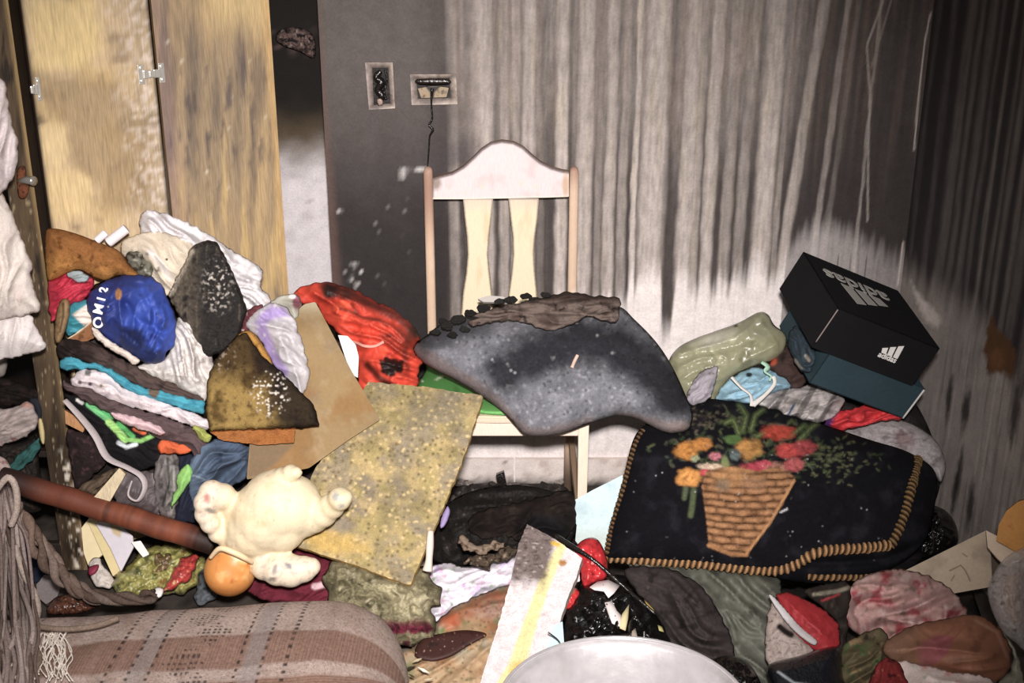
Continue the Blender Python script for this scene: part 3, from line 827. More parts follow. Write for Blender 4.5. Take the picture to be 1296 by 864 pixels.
for x in (-.228, .170): box('side_stretcher', (x, 2.90, .17), (.016, .42, .026), WOOD, ch, 'a98769')
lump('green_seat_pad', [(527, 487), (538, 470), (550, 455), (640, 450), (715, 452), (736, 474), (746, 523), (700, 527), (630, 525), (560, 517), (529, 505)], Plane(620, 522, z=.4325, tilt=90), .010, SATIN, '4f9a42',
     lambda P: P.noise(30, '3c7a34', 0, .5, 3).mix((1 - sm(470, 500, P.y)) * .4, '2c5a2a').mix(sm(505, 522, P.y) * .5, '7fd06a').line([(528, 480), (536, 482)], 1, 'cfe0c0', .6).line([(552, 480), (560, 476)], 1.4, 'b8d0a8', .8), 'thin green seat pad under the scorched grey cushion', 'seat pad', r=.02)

# ================================================================== big things
def charring(P, sc=14, seed=3, lo=0., hi=.5, col='15100e'): P.noise(sc, col, lo, hi, seed)

# --- heaps that carry the clothes
PILE = Plane(160, 450, Y=2.62, tilt=15)
lump('scorched_clothes_heap', [(100, 380), (150, 350), (250, 345), (320, 380), (380, 410), (420, 450), (450, 490), (455, 600), (450, 690), (400, 710), (300, 720), (200, 660), (120, 650), (105, 600), (95, 450)],
     Plane(160, 560, Y=2.638, tilt=16, az=27), .02, CLOTH, '2a2422', lambda P: P.noise(40, '14100f', -.1, .4, 3).noise(25, '4a3f3a', .2, .5, 8), 'dark scorched clothes heaped beneath the folded garments', 'clothes', fold=.006, fl=.06, fa=30, crumple=.006, step=6)
lump('burnt_bedding_heap', [(790, 600), (850, 500), (930, 470), (1020, 440), (1120, 470), (1165, 520), (1190, 590), (1180, 640), (1140, 660), (1000, 670), (850, 650), (790, 640)],
     Plane(1000, 600, Y=2.80, tilt=40), .03, CHAR, '1d1817', None, 'burnt bedding heaped in the corner under the shoe box', 'bedding', fold=.02, fl=.08, crumple=.015, step=6)
lump('wet_debris_layer', [(520, 900), (535, 800), (575, 720), (640, 705), (700, 715), (760, 725), (900, 735), (1050, 740), (1170, 715), (1205, 715), (1235, 760), (1250, 900), (1000, 925), (640, 925)],
     Plane(850, 790, z=.002, tilt=89.5), .004, CHAR, '1c1715', lambda P: P.noise(50, '3a3128', 0, .4, 4).noise(20, '5a4a3c', .3, .6, 9), 'wet charred rags spread over the floor around the metal basin', 'debris', crumple=.003, cs=.08, fold=.003, fl=.09, step=7)

# --- grey cushion on the chair
GC = Plane(690, 545, Y=2.625, tilt=56)
def gc_paint(P):
    P.noise(26, '8a8a92', -.2, .5, 3).noise(5, 'a5a4aa', .2, .5, 13).noise(4, '55545c', .2, .5, 14)
    edge = [(522, 441), (560, 468), (600, 490), (630, 518), (650, 540), (668, 552), (700, 551), (745, 537)]
    P.mix((1 - sm(6, 15, pdist(P.x, P.y, edge) + 3 * P.n(20, 4))) * .85, '8f7f7d')
    P.mix((1 - sm(10, 18, pdist(P.x, P.y, [(790, 535), (840, 548), (876, 546)]) + 3 * P.n(20, 5))) * .85, '9a8a86')
    P.mix((1 - sm(12, 46, pdist(P.x, P.y, [(640, 470), (680, 448), (735, 432), (775, 436), (815, 462), (850, 500)]) + 12 * P.n(24, 6))) * .9, '1d1c22')
    P.mix((1 - sm(4, 30, pdist(P.x, P.y, [(540, 435), (570, 415), (600, 408)]) + 10 * P.n(18, 7))) * .7, '2a2a30')
    for k in range(34):
        r = random.Random(k); P.blob(r.gauss(700, 60), r.gauss(480, 40), 1.6, 1.6, 'c2bcc0', soft=.6, k=.6)
grey = lump('scorched_cushion', [(522, 440), (540, 424), (562, 408), (600, 398), (660, 392), (740, 387), (782, 387), (803, 404), (830, 432), (850, 462), (867, 498), (877, 525), (870, 544), (842, 547), (806, 530), (778, 526), (742, 538), (704, 550), (668, 551), (650, 536), (625, 512), (580, 483), (540, 462)],
     GC, .10, KNIT, '77777f', gc_paint, 'plump grey felt cushion with a black soot arc on the chair', 'cushion', r=.13, crumple=.006, cs=.09, fold=.007, fl=.09, fa=60, step=3.2, back=.25,
     creases=[([(742, 540), (735, 500), (720, 460)], 14, .012), ([(640, 525), (610, 480), (560, 440)], 12, -.006)],
     rest=lambda V: np.where((V[:, 1] > 2.652) & (V[:, 0] > -.245) & (V[:, 0] < .188), .4435, 0.))
def burnt_paint(P):
    P.noise(18, '54443d', -.1, .4, 3).noise(12, '2a211e', .2, .5, 5)
    P.mix(1 - sm(376, 388, P.y + 5 * P.n(14, 3)), '3c2e29')
lump('burnt_brown_cloth', [(596, 412), (600, 398), (640, 386), (690, 376), (718, 369), (750, 374), (783, 376), (784, 392), (778, 408), (745, 401), (718, 413), (690, 417), (655, 406), (622, 408)],
     GC.lift(.115), .022, CLOTH, '6f5f57', burnt_paint, 'folded brown cloth with burnt rim lying on the grey cushion', 'cloth', fold=.007, fl=.026, fa=8,
     creases=[([(600, 402), (690, 395), (780, 400)], 3, .012)])
rr = random.Random(4)
for k, (x, y, s_) in enumerate([(552, 420, 9), (566, 412, 11), (580, 404, 12), (594, 396, 11), (612, 389, 12), (574, 423, 8), (588, 416, 9), (632, 381, 10), (648, 379, 11), (664, 374, 9), (560, 398 + 8, 8), (604, 404, 8), (676, 378, 8), (690, 373, 8)]):
    pts = [(x + s_ * math.cos(a) * rr.uniform(.6, 1.1), y + s_ * .55 * math.sin(a) * rr.uniform(.6, 1.1)) for a in np.linspace(0, 6.28, 7)[:-1]]
    slab('charred_flake', pts, Plane(x, y, Y=float(GC.lift(.125 if x > 600 else .105).un(np.array([[x, y]], float))[0][1]), tilt=50 + rr.uniform(-15, 15), az=rr.uniform(-30, 30)), .004, CHAR, '17130f', None, '0d0a09', 'brittle black charred flake on the back of the grey cushion', 'flake', 'charred flakes on the grey cushion', jag=1.5, js=4)
slab('melted_chip', [(605, 378), (618, 374), (636, 375), (642, 378), (630, 382), (612, 382)], Plane(620, 378, Y=2.93, tilt=60), .006, PAPER, 'c9c2bc', None, '8a827c', 'pale grey melted chip behind the burnt brown cloth', 'chip')
cg = on(grey, [(724, 466), (727, 458), (731, 450)], .004)
tube('cigarette_stub', cg, .0042, PAPER, 'd8b7a4', label='small pinkish stub lying on the sooty grey cushion', cat='stub', n=10)

# --- embroidered cushion
EC = Plane(960, 720, Y=2.44, tilt=50, az=4)
BASK = [(893, 596), (925, 590), (960, 596), (985, 590), (1007, 604), (990, 640), (962, 678), (945, 701), (925, 699), (897, 688), (893, 650), (888, 615)]
def ec_paint(P):
    P.noise(30, '1f1e24', 0, .5, 3)
    rg = random.Random(11)
    # foliage and small blossoms
    for k in range(300):
        x, y = rg.gauss(960, 62), rg.gauss(560, 24)
        if y > 606 or y < 512: continue
        c = rg.choice(['3c4a2a', '2f3d26', '56603a', '475238', '5b5a44', '3a4438'])
        P.blob(x, y, rg.uniform(2, 5), rg.uniform(1, 2.4), c, rot=rg.uniform(-70, 70), soft=.5, k=rg.uniform(.4, .9))
    for k in range(130):
        x, y = rg.gauss(1050, 24), rg.gauss(580, 14)
        P.blob(x, y, rg.uniform(1.5, 3.5), 1.3, rg.choice(['59603f', '43492f', '6b6a4a']), rot=rg.uniform(-40, 40), soft=.5, k=.7)
    for k in range(60): P.blob(rg.gauss(895, 18), rg.gauss(530, 8), 2.4, 1.4, rg.choice(['5c5142', '40392f', '756a55']), rot=rg.uniform(-40, 40), soft=.5, k=.6)
    for pts in ([(940, 545), (945, 525), (935, 512)], [(950, 545), (956, 525), (966, 518)], [(935, 548), (928, 530), (918, 535)], [(1012, 556), (1028, 540), (1040, 532)], [(1000, 552), (1018, 538)], [(958, 552), (975, 545), (985, 540)]):
        P.line(pts, 3.4, '4c5a33', 2, .9); P.line(pts, .7, '76814f', .6, .8)
    P.blob(928, 556, 11, 6, '4f6a36', soft=.2, rag=.2); P.blob(985, 520 + 20, 10, 4, '4f5c52', soft=.4)
    P.blob(918, 588, 5, 12, '6f7b4a', soft=.3, rot=-8)
    for cx, cy, rx, ry, c in [(868, 570, 15, 11, 'b8772a'), (888, 562, 13, 8, 'b0702a'), (948, 568, 17, 12, 'a87636'), (872, 604, 16, 11, 'cf8a3a'), (985, 547, 19, 10, 'a83a28'),
                              (1000, 570, 19, 9, 'b03c38'), (1018, 566, 14, 9, '9a3a3c'), (955, 594, 18, 10, '97303e'), (968, 588, 10, 6, 'b24450'), (982, 596, 14, 10, '9d6a5a'), (1005, 588, 12, 8, 'a04a4a'), (978, 611, 13, 8, 'a8404c'),
                              (899, 590, 16, 4, 'b59c84'), (905, 577, 8, 5, 'a8626a'), (893, 598, 7, 5, 'b8404a'), (930, 575, 7, 7, '55605f'), (880, 580, 6, 4, '8a8d6c')]:
        P.blob(cx, cy, rx, ry, c, soft=.3, rag=.45, seed=int(cx))
        for q in range(9):
            P.blob(cx + rg.uniform(-.6, .6) * rx, cy + rg.uniform(-.6, .6) * ry, rx * .3, ry * .18, tuple(rgb(c) * rg.choice([.55, 1.5, 1.35])), rot=rg.uniform(-60, 60), soft=.5, k=.7)
    P.line([(878, 620), (876, 640), (874, 652)], 3.4, '56603f', 2, .9); P.line([(868, 618), (866, 630)], 3, '5d6748', 2, .8)
    # the wicker basket
    d = pdist(P.x, P.y, BASK, True); ins = sm(-1, 1, np.where(inpoly(P.x, P.y, BASK), d, -d))
    row = (P.y - (P.x - 930) * .02 - 590 + 4 * ((P.x - 945) / 50) ** 2 + 2.2 * P.n(20, 31)) / 9.0
    rk = np.floor(row); ph = row - rk; ln = (P.x + rk * 13) / 24. + .4 * P.n(16, 33)
    wk = np.sin(math.pi * ph) ** .9 * (.3 + .7 * np.abs(np.sin(math.pi * ln)) ** .6)
    c = rgb('3a2010')[None] * (1 - wk[:, None]) + rgb('b07c50')[None] * wk[:, None]
    c = c * (1 + .35 * P.n(14, 34))[:, None]
    P.c = P.c * (1 - ins[:, None]) + c * ins[:, None]
    P.line([(897, 690), (925, 701), (945, 702)], 2.4, 'a87448', 1.2); P.line([(945, 700), (975, 660), (1005, 608)], 1.6, 'b98250', 1)
    P.blob(925, 604, 22, 12, 'b5824e', soft=.6, rag=.5, k=.6).blob(915, 614, 9, 8, '7a6a58', soft=.5, rag=.4, k=.7).blob(955, 612, 16, 10, '9a7050', soft=.5, rag=.3, k=.6)
    for k in range(60): P.blob(rg.uniform(780, 1150), rg.uniform(560, 720), .9, .8, 'a9a6a8', soft=.5, k=rg.uniform(.3, .9))
    P.line([(988, 648), (996, 644)], 1.2, 'bdbabc', .8)
emb = lump('embroidered_cushion', [(800, 560), (815, 538), (842, 520), (878, 506), (922, 506), (980, 516), (1040, 536), (1100, 556), (1150, 572), (1184, 598), (1182, 645), (1166, 692), (1112, 728), (1060, 739), (1010, 737), (960, 728), (880, 717), (800, 710), (766, 706), (770, 684), (785, 622)],
     EC, .11, KNIT, '121116', ec_paint, 'black cushion embroidered with a wicker flower basket and braided trim', 'cushion', r=.15, step=2.0, crumple=.004, cs=.12, fold=.005, fl=.1, fa=20,
     creases=[([(1000, 690), (1040, 668), (1070, 640)], 10, .012), ([(1020, 712), (1060, 712), (1120, 708), (1160, 690)], 6, .022)])
def braid(name, P3, r, pitch, parent, c1='b98c5a', c2='2a1d16', label=None):
    P3 = np.asarray(P3, float); P3 = catmull(P3, 10, closed=False)
    s = np.concatenate([[0], np.cumsum(np.linalg.norm(np.diff(P3, axis=0), axis=1))]); n = int(s[-1] / pitch * 7)
    t = np.linspace(0, s[-1], n); Q = np.stack([np.interp(t, s, P3[:, k]) for k in range(3)], -1)
    T = np.gradient(Q, axis=0); T /= np.linalg.norm(T, axis=1)[:, None]; N = 12; V = []; C = []
    U = np.cross(T[0], [0, 0, 1.]); U /= np.linalg.norm(U)
    for i in range(n):
        U = U - T[i] * (U @ T[i]); U /= np.linalg.norm(U); W = np.cross(T[i], U)
        jit = 1 + .12 * math.sin(i * .37) * math.sin(i * .11 + 1)
        for k in range(N):
            a = 2 * math.pi * k / N; f = .5 + .5 * math.cos(2 * math.pi * t[i] / pitch + a)
            V.append(Q[i] + (math.cos(a) * U + math.sin(a) * W) * r * jit * (.72 + .34 * f)); C.append(rgb(c1) * f ** 1.4 + rgb(c2) * (1 - f ** 1.4))
    Fc = [(i * N + k, i * N + (k + 1) % N, (i + 1) * N + (k + 1) % N, (i + 1) * N + k) for i in range(n - 1) for k in range(N)]
    Fc += [tuple(reversed(range(N))), tuple((n - 1) * N + k for k in range(N))]
    return tag(make(name, V, Fc, YARN, parent, np.array(C)), label)
braid('braided_trim', on(emb, [(767, 705), (810, 709), (850, 711), (890, 714), (930, 719), (965, 722), (990, 721), (1012, 712), (1030, 701), (1055, 696), (1090, 694), (1126, 690)], .002), .0125, .0135, emb, 'c08f5c', '2a1d16')
braid('braided_trim', on(emb, [(1126, 692), (1136, 672), (1146, 645), (1154, 615), (1162, 580)], .002), .0115, .0125, emb, '8d6c42', '231a12')
braid('braided_trim', on(emb, [(768, 702), (776, 664), (788, 622), (802, 570), (814, 545)], .001), .0085, .012, emb, '7a5a38', '1d1510')
braid('braided_trim', on(emb, [(1022, 730), (1045, 731), (1070, 731), (1095, 730), (1114, 725)], .003), .0085, .014, emb, 'a87d50', '231710')

# --- shoe box in the corner
A_, B_, C_ = np.array([.078, -.976, -.204]), np.array([.904, .155, -.399]), -np.array([.421, -.153, .894])
O_ = np.array([.738, 2.900, .787]); LA, LB, LC = .285, .296, .117
sb = empty('shoe_box', tuple(O_ + A_ * .14 + B_ * .15 + C_ * .2), 'black shoe box with white stripes logo tilted over a teal tray', 'shoe box')
def obox(name, o, a, b, c, mat, col, parent, th=.004, open_c=True):
    """open-ended box shell with walls th thick; open on the c side"""
    bm = bmesh.new()
    ax = [A_, B_, C_]; L = [a, b, c]
    def add(o0, l):
        M = Matrix(np.stack([A_, B_, C_], 1).tolist())
        box_bm(bm, o0 + A_ * l[0] / 2 + B_ * l[1] / 2 + C_ * l[2] / 2, l, M, .0012)
    add(o, (a, b, th))
    add(o, (th, b, c)); add(o + A_ * (a - th), (th, b, c)); add(o, (a, th, c)); add(o + B_ * (b - th), (a, th, c))
    bmesh.ops.recalc_face_normals(bm, faces=bm.faces)
    return bmesh_obj(name, bm, mat, parent, col, smooth=False)
obox('lid', O_, LA, LB, LC, CARD, '141316', sb)
bm = bmesh.new()
M3 = Matrix(np.stack([A_, B_, C_], 1).tolist())
TB, TC, TD = .055, LC - .001, .094      # sideways slip, start and depth of the tray
for o0, l in [((.008, TB, TC), (.004, LB - .012, TD)), ((LA - .012, TB, TC), (.004, LB - .012, TD)), ((.008, TB, TC), (LA - .016, .004, TD)), ((.008, TB + LB - .016, TC), (LA - .016, .004, TD)), ((.008, TB, TC + TD - .004), (LA - .016, LB - .012, .004))]:
    l = np.array(l); o0 = np.array(o0) + l / 2
    box_bm(bm, O_ + A_ * o0[0] + B_ * o0[1] + C_ * o0[2], l, M3, .001)
bmesh_obj('tray', bm, CARD, sb, '2c4048', smooth=False)
tube('tray_edge', [O_ + A_ * (LA - .009) + B_ * (TB + LB - .014) + C_ * (TC + .002), O_ + A_ * (LA - .009) + B_ * (TB + LB - .014) + C_ * (TC + TD)], .003, PAPER, 'c9c4c0', sb)
tube('corner_fold', [O_ + A_ * (LA + .0005) + B_ * .0015 + C_ * .004, O_ + A_ * (LA + .0005) + B_ * .0015 + C_ * LC * .85], .0016, PAPER, '8a7a76', sb)
LOGO = material('logo_print', .6, .05, 50, .05, .3, color='a9a59f'); LOGOW = material('logo_print_white', .6, .05, 50, .05, .3, color='e4e0dc')
def frame(o, ex, ey, ez):
    M = Matrix(np.stack([ex, ey, ez], 1).tolist()).to_4x4(); M.translation = Vector(o); return M
def bars(name, o, ex, ey, ez, W, mat, parent):
    """three slanted stripes of growing height, cut along a rising diagonal"""
    V = []; Fc = []; s = W / 3.3
    for k in range(3):
        x0 = k * s * 1.12; h = W * (.24 + .19 * k); q = W * .12
        for (x, y) in ((x0, 0), (x0 + s * .86, 0), (x0 + s * .86 - q * .9, h + .12 * W), (x0 - q * .9, h)):
            for zz in (0, .0008): V.append(o + ex * (x - W * .45) + ey * y + ez * zz)
        b = k * 8; Fc += [(b + 1, b + 3, b + 5, b + 7), (b, b + 6, b + 4, b + 2)] + [(b + 2 * i, b + (2 * i + 2) % 8, b + (2 * i + 3) % 8, b + 2 * i + 1) for i in range(4)]
    return make(name, V, Fc, mat, parent, None, False)
tn = -C_                                               # top face outward
tc_ = O_ + A_ * LA * .46 + B_ * LB * .44 + tn * .0006
text_obj('lettering', 'adidas', frame(tc_ - A_ * .018 + B_ * .01, -B_, A_, tn) if False else frame(tc_ - A_ * .042, -B_, A_, tn), .080, LOGO, sb, bold=.0012)
bars('logo_stripes', tc_ - A_ * .012, -B_, A_, tn, .125, LOGO, sb)
fc_ = O_ + A_ * (LA + .0006) + B_ * LB * .64 + C_ * LC * .55
text_obj('lettering', 'adidas', frame(fc_ + C_ * .006, B_, -C_, A_), .021, LOGOW, sb, bold=.0004)
bars('logo_stripes', fc_ + C_ * .0, B_, -C_, A_, .050, LOGOW, sb)

# --- boards
BD = Plane(605, 500, Y=2.625, tilt=42)
def bd_paint(P):
    P.noise(60, '8f7f55', -.1, .4, 3).noise(40, '887a64', 0, .4, 4)
    P.mix(sm(-.1, .35, P.n(34, 8)) * .6, 'c8ab72'); P.mix(sm(-.1, .3, P.n(50, 6)) * .7, '8f8270'); P.mix(sm(.1, .4, P.n(22, 26)) * .5, '8d8070')
    P.noise(3.0, '6b5c3c', .2, .45, 11); P.noise(3.2, 'd6bb80', .22, .42, 12)
    P.mix(sm(.0, .5, 1 - (P.y - 480) / 90 + P.n(20, 9)) * .35, '6d6142')
    P.blob(420, 685, 40, 14, 'cda648', rot=15, soft=.5, rag=.5, k=.7)
slab('fibre_board', [(466, 482), (540, 490), (612, 500), (598, 545), (582, 592), (552, 662), (519, 741), (455, 717), (372, 690), (395, 600), (432, 540)], BD, .024, FOAM, 'a8945c', bd_paint, 'd8ab58',
     'scorched yellow fibre board leaning against the chair seat', 'board', jag=2.2, js=9, rough=.002, rs=.012, warp=.006)
def b2_paint(P):
    P.noise(40, '8a7354', 0, .5, 3); P.mix(sm(.05, .5, P.n(30, 5)) * .6, 'a58e6c')
    P.mix((1 - sm(402, 432, P.y + .25 * (P.x - 390))) * .55, '6b512c'); P.mix((1 - sm(380, 408, P.y)) * .7, 'b3a688')
    P.mix(sm(455, 520, P.y - .2 * (P.x - 440)) * .55 * sm(.0, .4, P.n(44, 6) + .25), '8a5c22')
    P.poly([(312, 606), (316, 560), (372, 562), (350, 585), (330, 600)], '7b6449', 3)
slab('bent_brown_board', [(374, 394), (386, 385), (399, 382), (415, 412), (445, 470), (481, 531), (440, 557), (391, 592), (350, 600), (312, 606), (316, 560), (365, 500)], Plane(440, 520, Y=2.56, tilt=30, az=12), .010, CARD, '94794f', b2_paint, 'b89468',
     'smooth brown board propped between lavender bag and yellow fibre board', 'board', warp=.02, ws=.3)
def wd_paint(P):
    P.mix(sm(.0, .5, P.n(26, 3) + .1), '59431f')
    P.mix((1 - sm(455, 500, P.y + 10 * P.n(18, 5))) * .85, '2e1e15')
    P.mix(sm(318, 352, P.x - .25 * (P.y - 490) + 14 * P.n(16, 6)) * .92, '1d1719')
    P.mix(sm(.15, .4, P.n(6, 8)) * .5, '140f0d')
    P.mix(sm(.18, .3, P.n(4.5, 9)) * (1 - sm(24, 34, np.hypot((P.x - 342) * 1.2, P.y - 497))), 'd8cdc0')
    P.mix(sm(.15, .35, P.n(5, 10)) * (1 - sm(10, 26, np.hypot(P.x - 278, P.y - 450))), '9a8876')
wg = lump('charred_foam_wedge', [(284, 441), (300, 424), (312, 420), (334, 452), (352, 466), (372, 486), (396, 511), (405, 538), (385, 541), (330, 543), (266, 546), (261, 520), (262, 482), (272, 456)], Plane(330, 500, Y=2.50, tilt=24, az=6), .022, FOAM, '93763a', wd_paint,
     'triangular charred foam wedge with pale ash specks', 'foam', r=.014, crumple=.003, cs=.02, smooth_out=False, jag=1.5)
slab('foam_underside', [(266, 547), (300, 545), (374, 543), (372, 560), (330, 563), (280, 557)], Plane(320, 553, Y=2.462, tilt=-8, az=6), .022, FOAM, 'a8662a', lambda P: P.noise(12, '8a4c1c', .1, .5, 3), '7a4214', 'orange foam strip under the charred foam wedge', 'foam', jag=1.5, js=6)

# --- orange-red burnt cloth
RP = Plane(450, 430, Y=2.82, tilt=28)
def red_paint(P):
    P.noise(40, 'c42f12', 0, .5, 3).noise(25, 'f0562c', .15, .6, 4)
    P.line([(412, 362), (440, 370), (470, 385), (505, 402), (525, 420)], 7, '2b1712', 6, .85)
    P.blob(418, 368, 12, 10, '2a1410', soft=.5, rag=.5).blob(438, 372, 12, 7, '4a1d14', soft=.5, rag=.5)
    P.line([(430, 390), (445, 395), (460, 402), (480, 405), (490, 412)], 2, '5a2016', 2, .8); P.line([(445, 385), (452, 396)], 2, '4a1a12', 2, .8)
    P.poly([(480, 455), (500, 458), (505, 468), (490, 474), (482, 466)], '2a1512', 2, 3, 8); P.line([(465, 462), (480, 478), (492, 486)], 4, '3a1812', 3, .9)
    P.blob(505, 430, 22, 16, '7a2a1a', soft=.7, rag=.6, k=.6).blob(525, 420, 8, 10, '2a1a10', soft=.6, k=.9)
    P.mix(sm(.15, .4, P.n(11, 15)) * sm(-.1, .3, P.n(40, 16)) * .7, '4a1610')
    P.poly([(487, 452), (512, 456), (508, 470), (494, 478), (482, 470)], '1d0f0d', 2, 5, 9, 8).line([(520, 425), (512, 445), (516, 470)], 4, '5a2015', 4, .7)
redc = lump('burnt_orange_cloth', [(370, 374), (385, 362), (400, 357), (420, 358), (446, 366), (480, 382), (506, 397), (526, 415), (531, 430), (524, 445), (536, 456), (530, 470), (526, 500), (490, 500), (455, 495), (452, 465), (444, 440), (430, 424), (410, 404), (400, 386), (385, 384)],
     RP, .05, SATIN, 'dd3c1a', red_paint, 'crumpled orange-red cloth with burn marks beside the chair', 'cloth', r=.06, crumple=.012, cs=.06, fold=.014, fl=.04, fa=-25)
tube('pink_string', on(redc, [(440, 431), (452, 434), (462, 438), (475, 438), (486, 433)], .006), .004, SATIN, 'e89a88', label='thin pink string lying on the orange-red cloth', cat='string')
slab('white_paper_scrap', [(428, 424), (440, 425), (450, 436), (454, 452), (453, 478), (446, 474), (437, 452)], Plane(442, 450, Y=2.70, tilt=20), .003, PAPER, 'f0e9e6', None, 'd0c4c0', 'white paper scrap between brown board and orange-red cloth', 'paper', warp=.006, ws=.05)

# ================================================================== clothes against the wardrobe door
def L_(l, t=15, az=0): return Plane(160, 450, Y=2.62, tilt=t, az=az).lift(l)
lump('white_sheet', [(180, 268), (198, 267), (218, 273), (255, 290), (285, 310), (310, 326), (333, 342), (330, 360), (343, 380), (326, 398), (300, 388), (250, 362), (200, 322), (178, 300)], L_(-.055), .03, SATIN, 'd6d0d2',
     lambda P: P.noise(22, 'cfc8cc', .15, .6, 3), 'white crumpled sheet tucked behind the charred black slab', 'sheet', crumple=.012, cs=.05, fold=.012, fl=.03, fa=-35)
lump('cream_pillow', [(152, 312), (166, 299), (196, 293), (226, 300), (246, 312), (240, 338), (227, 362), (206, 376), (186, 352), (166, 336)], L_(-.01), .04, CLOTH, 'd9c9b2',
     lambda P: P.mix(sm(0, .4, P.n(14, 5)) * (1 - sm(5, 16, pdist(P.x, P.y, [(155, 312), (172, 318), (195, 338)]))), '6b6358').line([(190, 318), (205, 335), (214, 352)], 4, 'e8dcd6', 3, .8).blob(211, 328, 2, 1.5, '3a2f28'), 'cream stained pillow between tan foam chunk and charred slab', 'pillow', fold=.008, fl=.04, fa=-40)
lump('stained_rag', [(158, 322), (175, 318), (190, 330), (194, 345), (182, 352), (168, 345)], L_(.02), .02, CLOTH, '6d6a5c', lambda P: P.noise(8, '3a3128', 0, .3, 4).noise(9, 'a8a89a', .2, .5, 6), 'grey-green stained rag above the blue cap', 'rag', crumple=.008, cs=.025)
for a, b, r, nm in (((137, 307), (160, 289), .0115, 'thick white paper roll on top of the pile'), ((122, 305), (134, 294), .009, 'short white paper roll beside the tan foam chunk')):
    A = at(*a, Y=2.655); B = at(*b, Y=2.665)
    tube('paper_roll', [A, (A + B) / 2, B], r, PAPER, 'e6dce0', label=nm, cat='paper roll', n=14)
def slabp(P):
    P.mix((1 - sm(232, 262, P.x + .5 * (P.y - 370) * 0 + 8 * P.n(14, 4))) * .8, '5d5142')
    P.noise(12, '120e0c', .1, .5, 5); P.mix((1 - sm(2, 8, pdist(P.x, P.y, [(240, 318), (226, 345), (214, 370)]))), 'b3a592')
    P.mix(sm(.12, .3, P.n(5, 8)) * (1 - sm(10, 26, np.hypot((P.x - 276), (P.y - 362) * .6))), 'b5aaa0')
    P.mix(sm(.2, .5, P.n(6, 12, 4, 1, .2)) * .4, '6a5a48')
lump('charred_slab', [(239, 316), (246, 309), (262, 304), (275, 306), (291, 337), (309, 378), (313, 393), (303, 426), (285, 446), (262, 452), (242, 430), (212, 376), (222, 352), (236, 328)], L_(.075, 20, 8), .022, CHAR, '17110f', slabp, 'upright charred black slab leaning on the clothes pile', 'slab', r=.010, crumple=.004, cs=.03, smooth_out=False, jag=1.2,
     shape=lambda x, y: -.03 * sm(248, 232, x - .0 * y) if False else -.0009 * np.clip(246 - x, 0, 40))
lump('tan_foam_chunk', [(57, 297), (67, 289), (95, 295), (126, 307), (150, 317), (163, 334), (177, 348), (165, 353), (150, 349), (134, 355), (119, 351), (101, 342), (85, 346), (71, 353), (59, 351)], L_(.03), .045, FOAM, '97602a',
     lambda P: P.mix(sm(320, 348, P.y - .25 * (P.x - 100) + 8 * P.n(16, 3)) * .8, 'bd8236').noise(10, '6f4319', .15, .5, 5), 'tan scorched foam chunk on top of the clothes pile', 'foam', crumple=.008, cs=.05, r=.04)
lump('red_cloth', [(61, 354), (72, 346), (95, 345), (119, 354), (113, 372), (100, 384), (84, 392), (72, 402), (64, 406), (61, 380)], L_(.02), .03, SATIN, 'c21c3c', lambda P: P.noise(20, '8d1230', .1, .5, 2), 'small crimson cloth under the tan foam chunk', 'cloth', fold=.009, fl=.02, fa=20)
lump('grey_cloth_tip', [(84, 347), (99, 342), (113, 351), (104, 359), (92, 355)], L_(.045), .012, CLOTH, '9aa7aa', None, 'grey cloth tip between tan foam and crimson cloth', 'cloth', fold=.004, fl=.015)
lump('teal_cloth', [(84, 390), (100, 382), (122, 377), (126, 402), (104, 416), (86, 424)], L_(.03), .015, SATIN, '2f8fa0', lambda P: P.poly([(91, 398), (116, 381), (128, 384), (126, 404), (106, 412)], 'e3d2c6', 1.5), 'teal cloth with a pale patch beside the blue cap', 'cloth', fold=.004, fl=.02)
lump('tan_slipper', [(73, 388), (79, 378), (87, 379), (89, 392), (86, 408), (82, 421), (76, 434), (69, 431), (69, 410)], L_(.05), .02, SATIN, '8c6d44', lambda P: P.noise(7, '6b4f2e', 0, .4, 4).line([(80, 384), (80, 400), (76, 420)], 1.2, '4a3620', 1), 'narrow tan slipper sole standing against the wardrobe edge', 'slipper', r=.012)
slab('brown_card', [(80, 432), (98, 420), (116, 406), (119, 427), (108, 433), (94, 433)], L_(.05), .003, CARD, '8a5a34', lambda P: P.line([(82, 430), (100, 419), (117, 405)], 1.3, 'dcc7a8', 1).noise(9, '5a3518', .1, .5, 4), None, 'brown torn card below the teal cloth', 'card', jag=1)
def cap_paint(P):
    P.mix(sm(150, 172, P.x + .3 * (P.y - 400) + 10 * P.n(20, 4)) * .75, '3553b4'); P.mix(sm(.1, .45, P.n(15, 6)) * sm(150, 175, P.x) * .8, '1e2d78')
    P.poly([(150, 415), (180, 418), (182, 440), (210, 445), (208, 460), (180, 460), (150, 440)], '1a2450', 4, 5, 14, 6, .9); P.mix((1 - sm(352, 366, P.y)) * .6, '1b2352')
    P.blob(150, 372, 4.2, 7, 'a87240', soft=.2, rag=.3); P.blob(137, 388, 1.4, 1.4, 'cfd0dc')
cap = lump('baseball_hat', [(110, 378), (125, 361), (145, 351), (165, 347), (191, 350), (206, 362), (216, 386), (223, 410), (221, 436), (211, 446), (208, 456), (195, 460), (175, 456), (150, 441), (131, 426), (117, 410)], L_(.05), .06, SATIN, '24367f', cap_paint, 'crumpled royal blue cap with white letters and a tan patch', 'hat', r=.05, crumple=.010, cs=.07, fold=.010, fl=.05, fa=60, creases=[([(128, 366), (160, 358), (200, 360)], 4, .006), ([(160, 385), (175, 405), (205, 420)], 5, .012), ([(180, 370), (195, 395), (200, 440)], 5, .012), ([(150, 415), (165, 425), (185, 445)], 5, .012)])
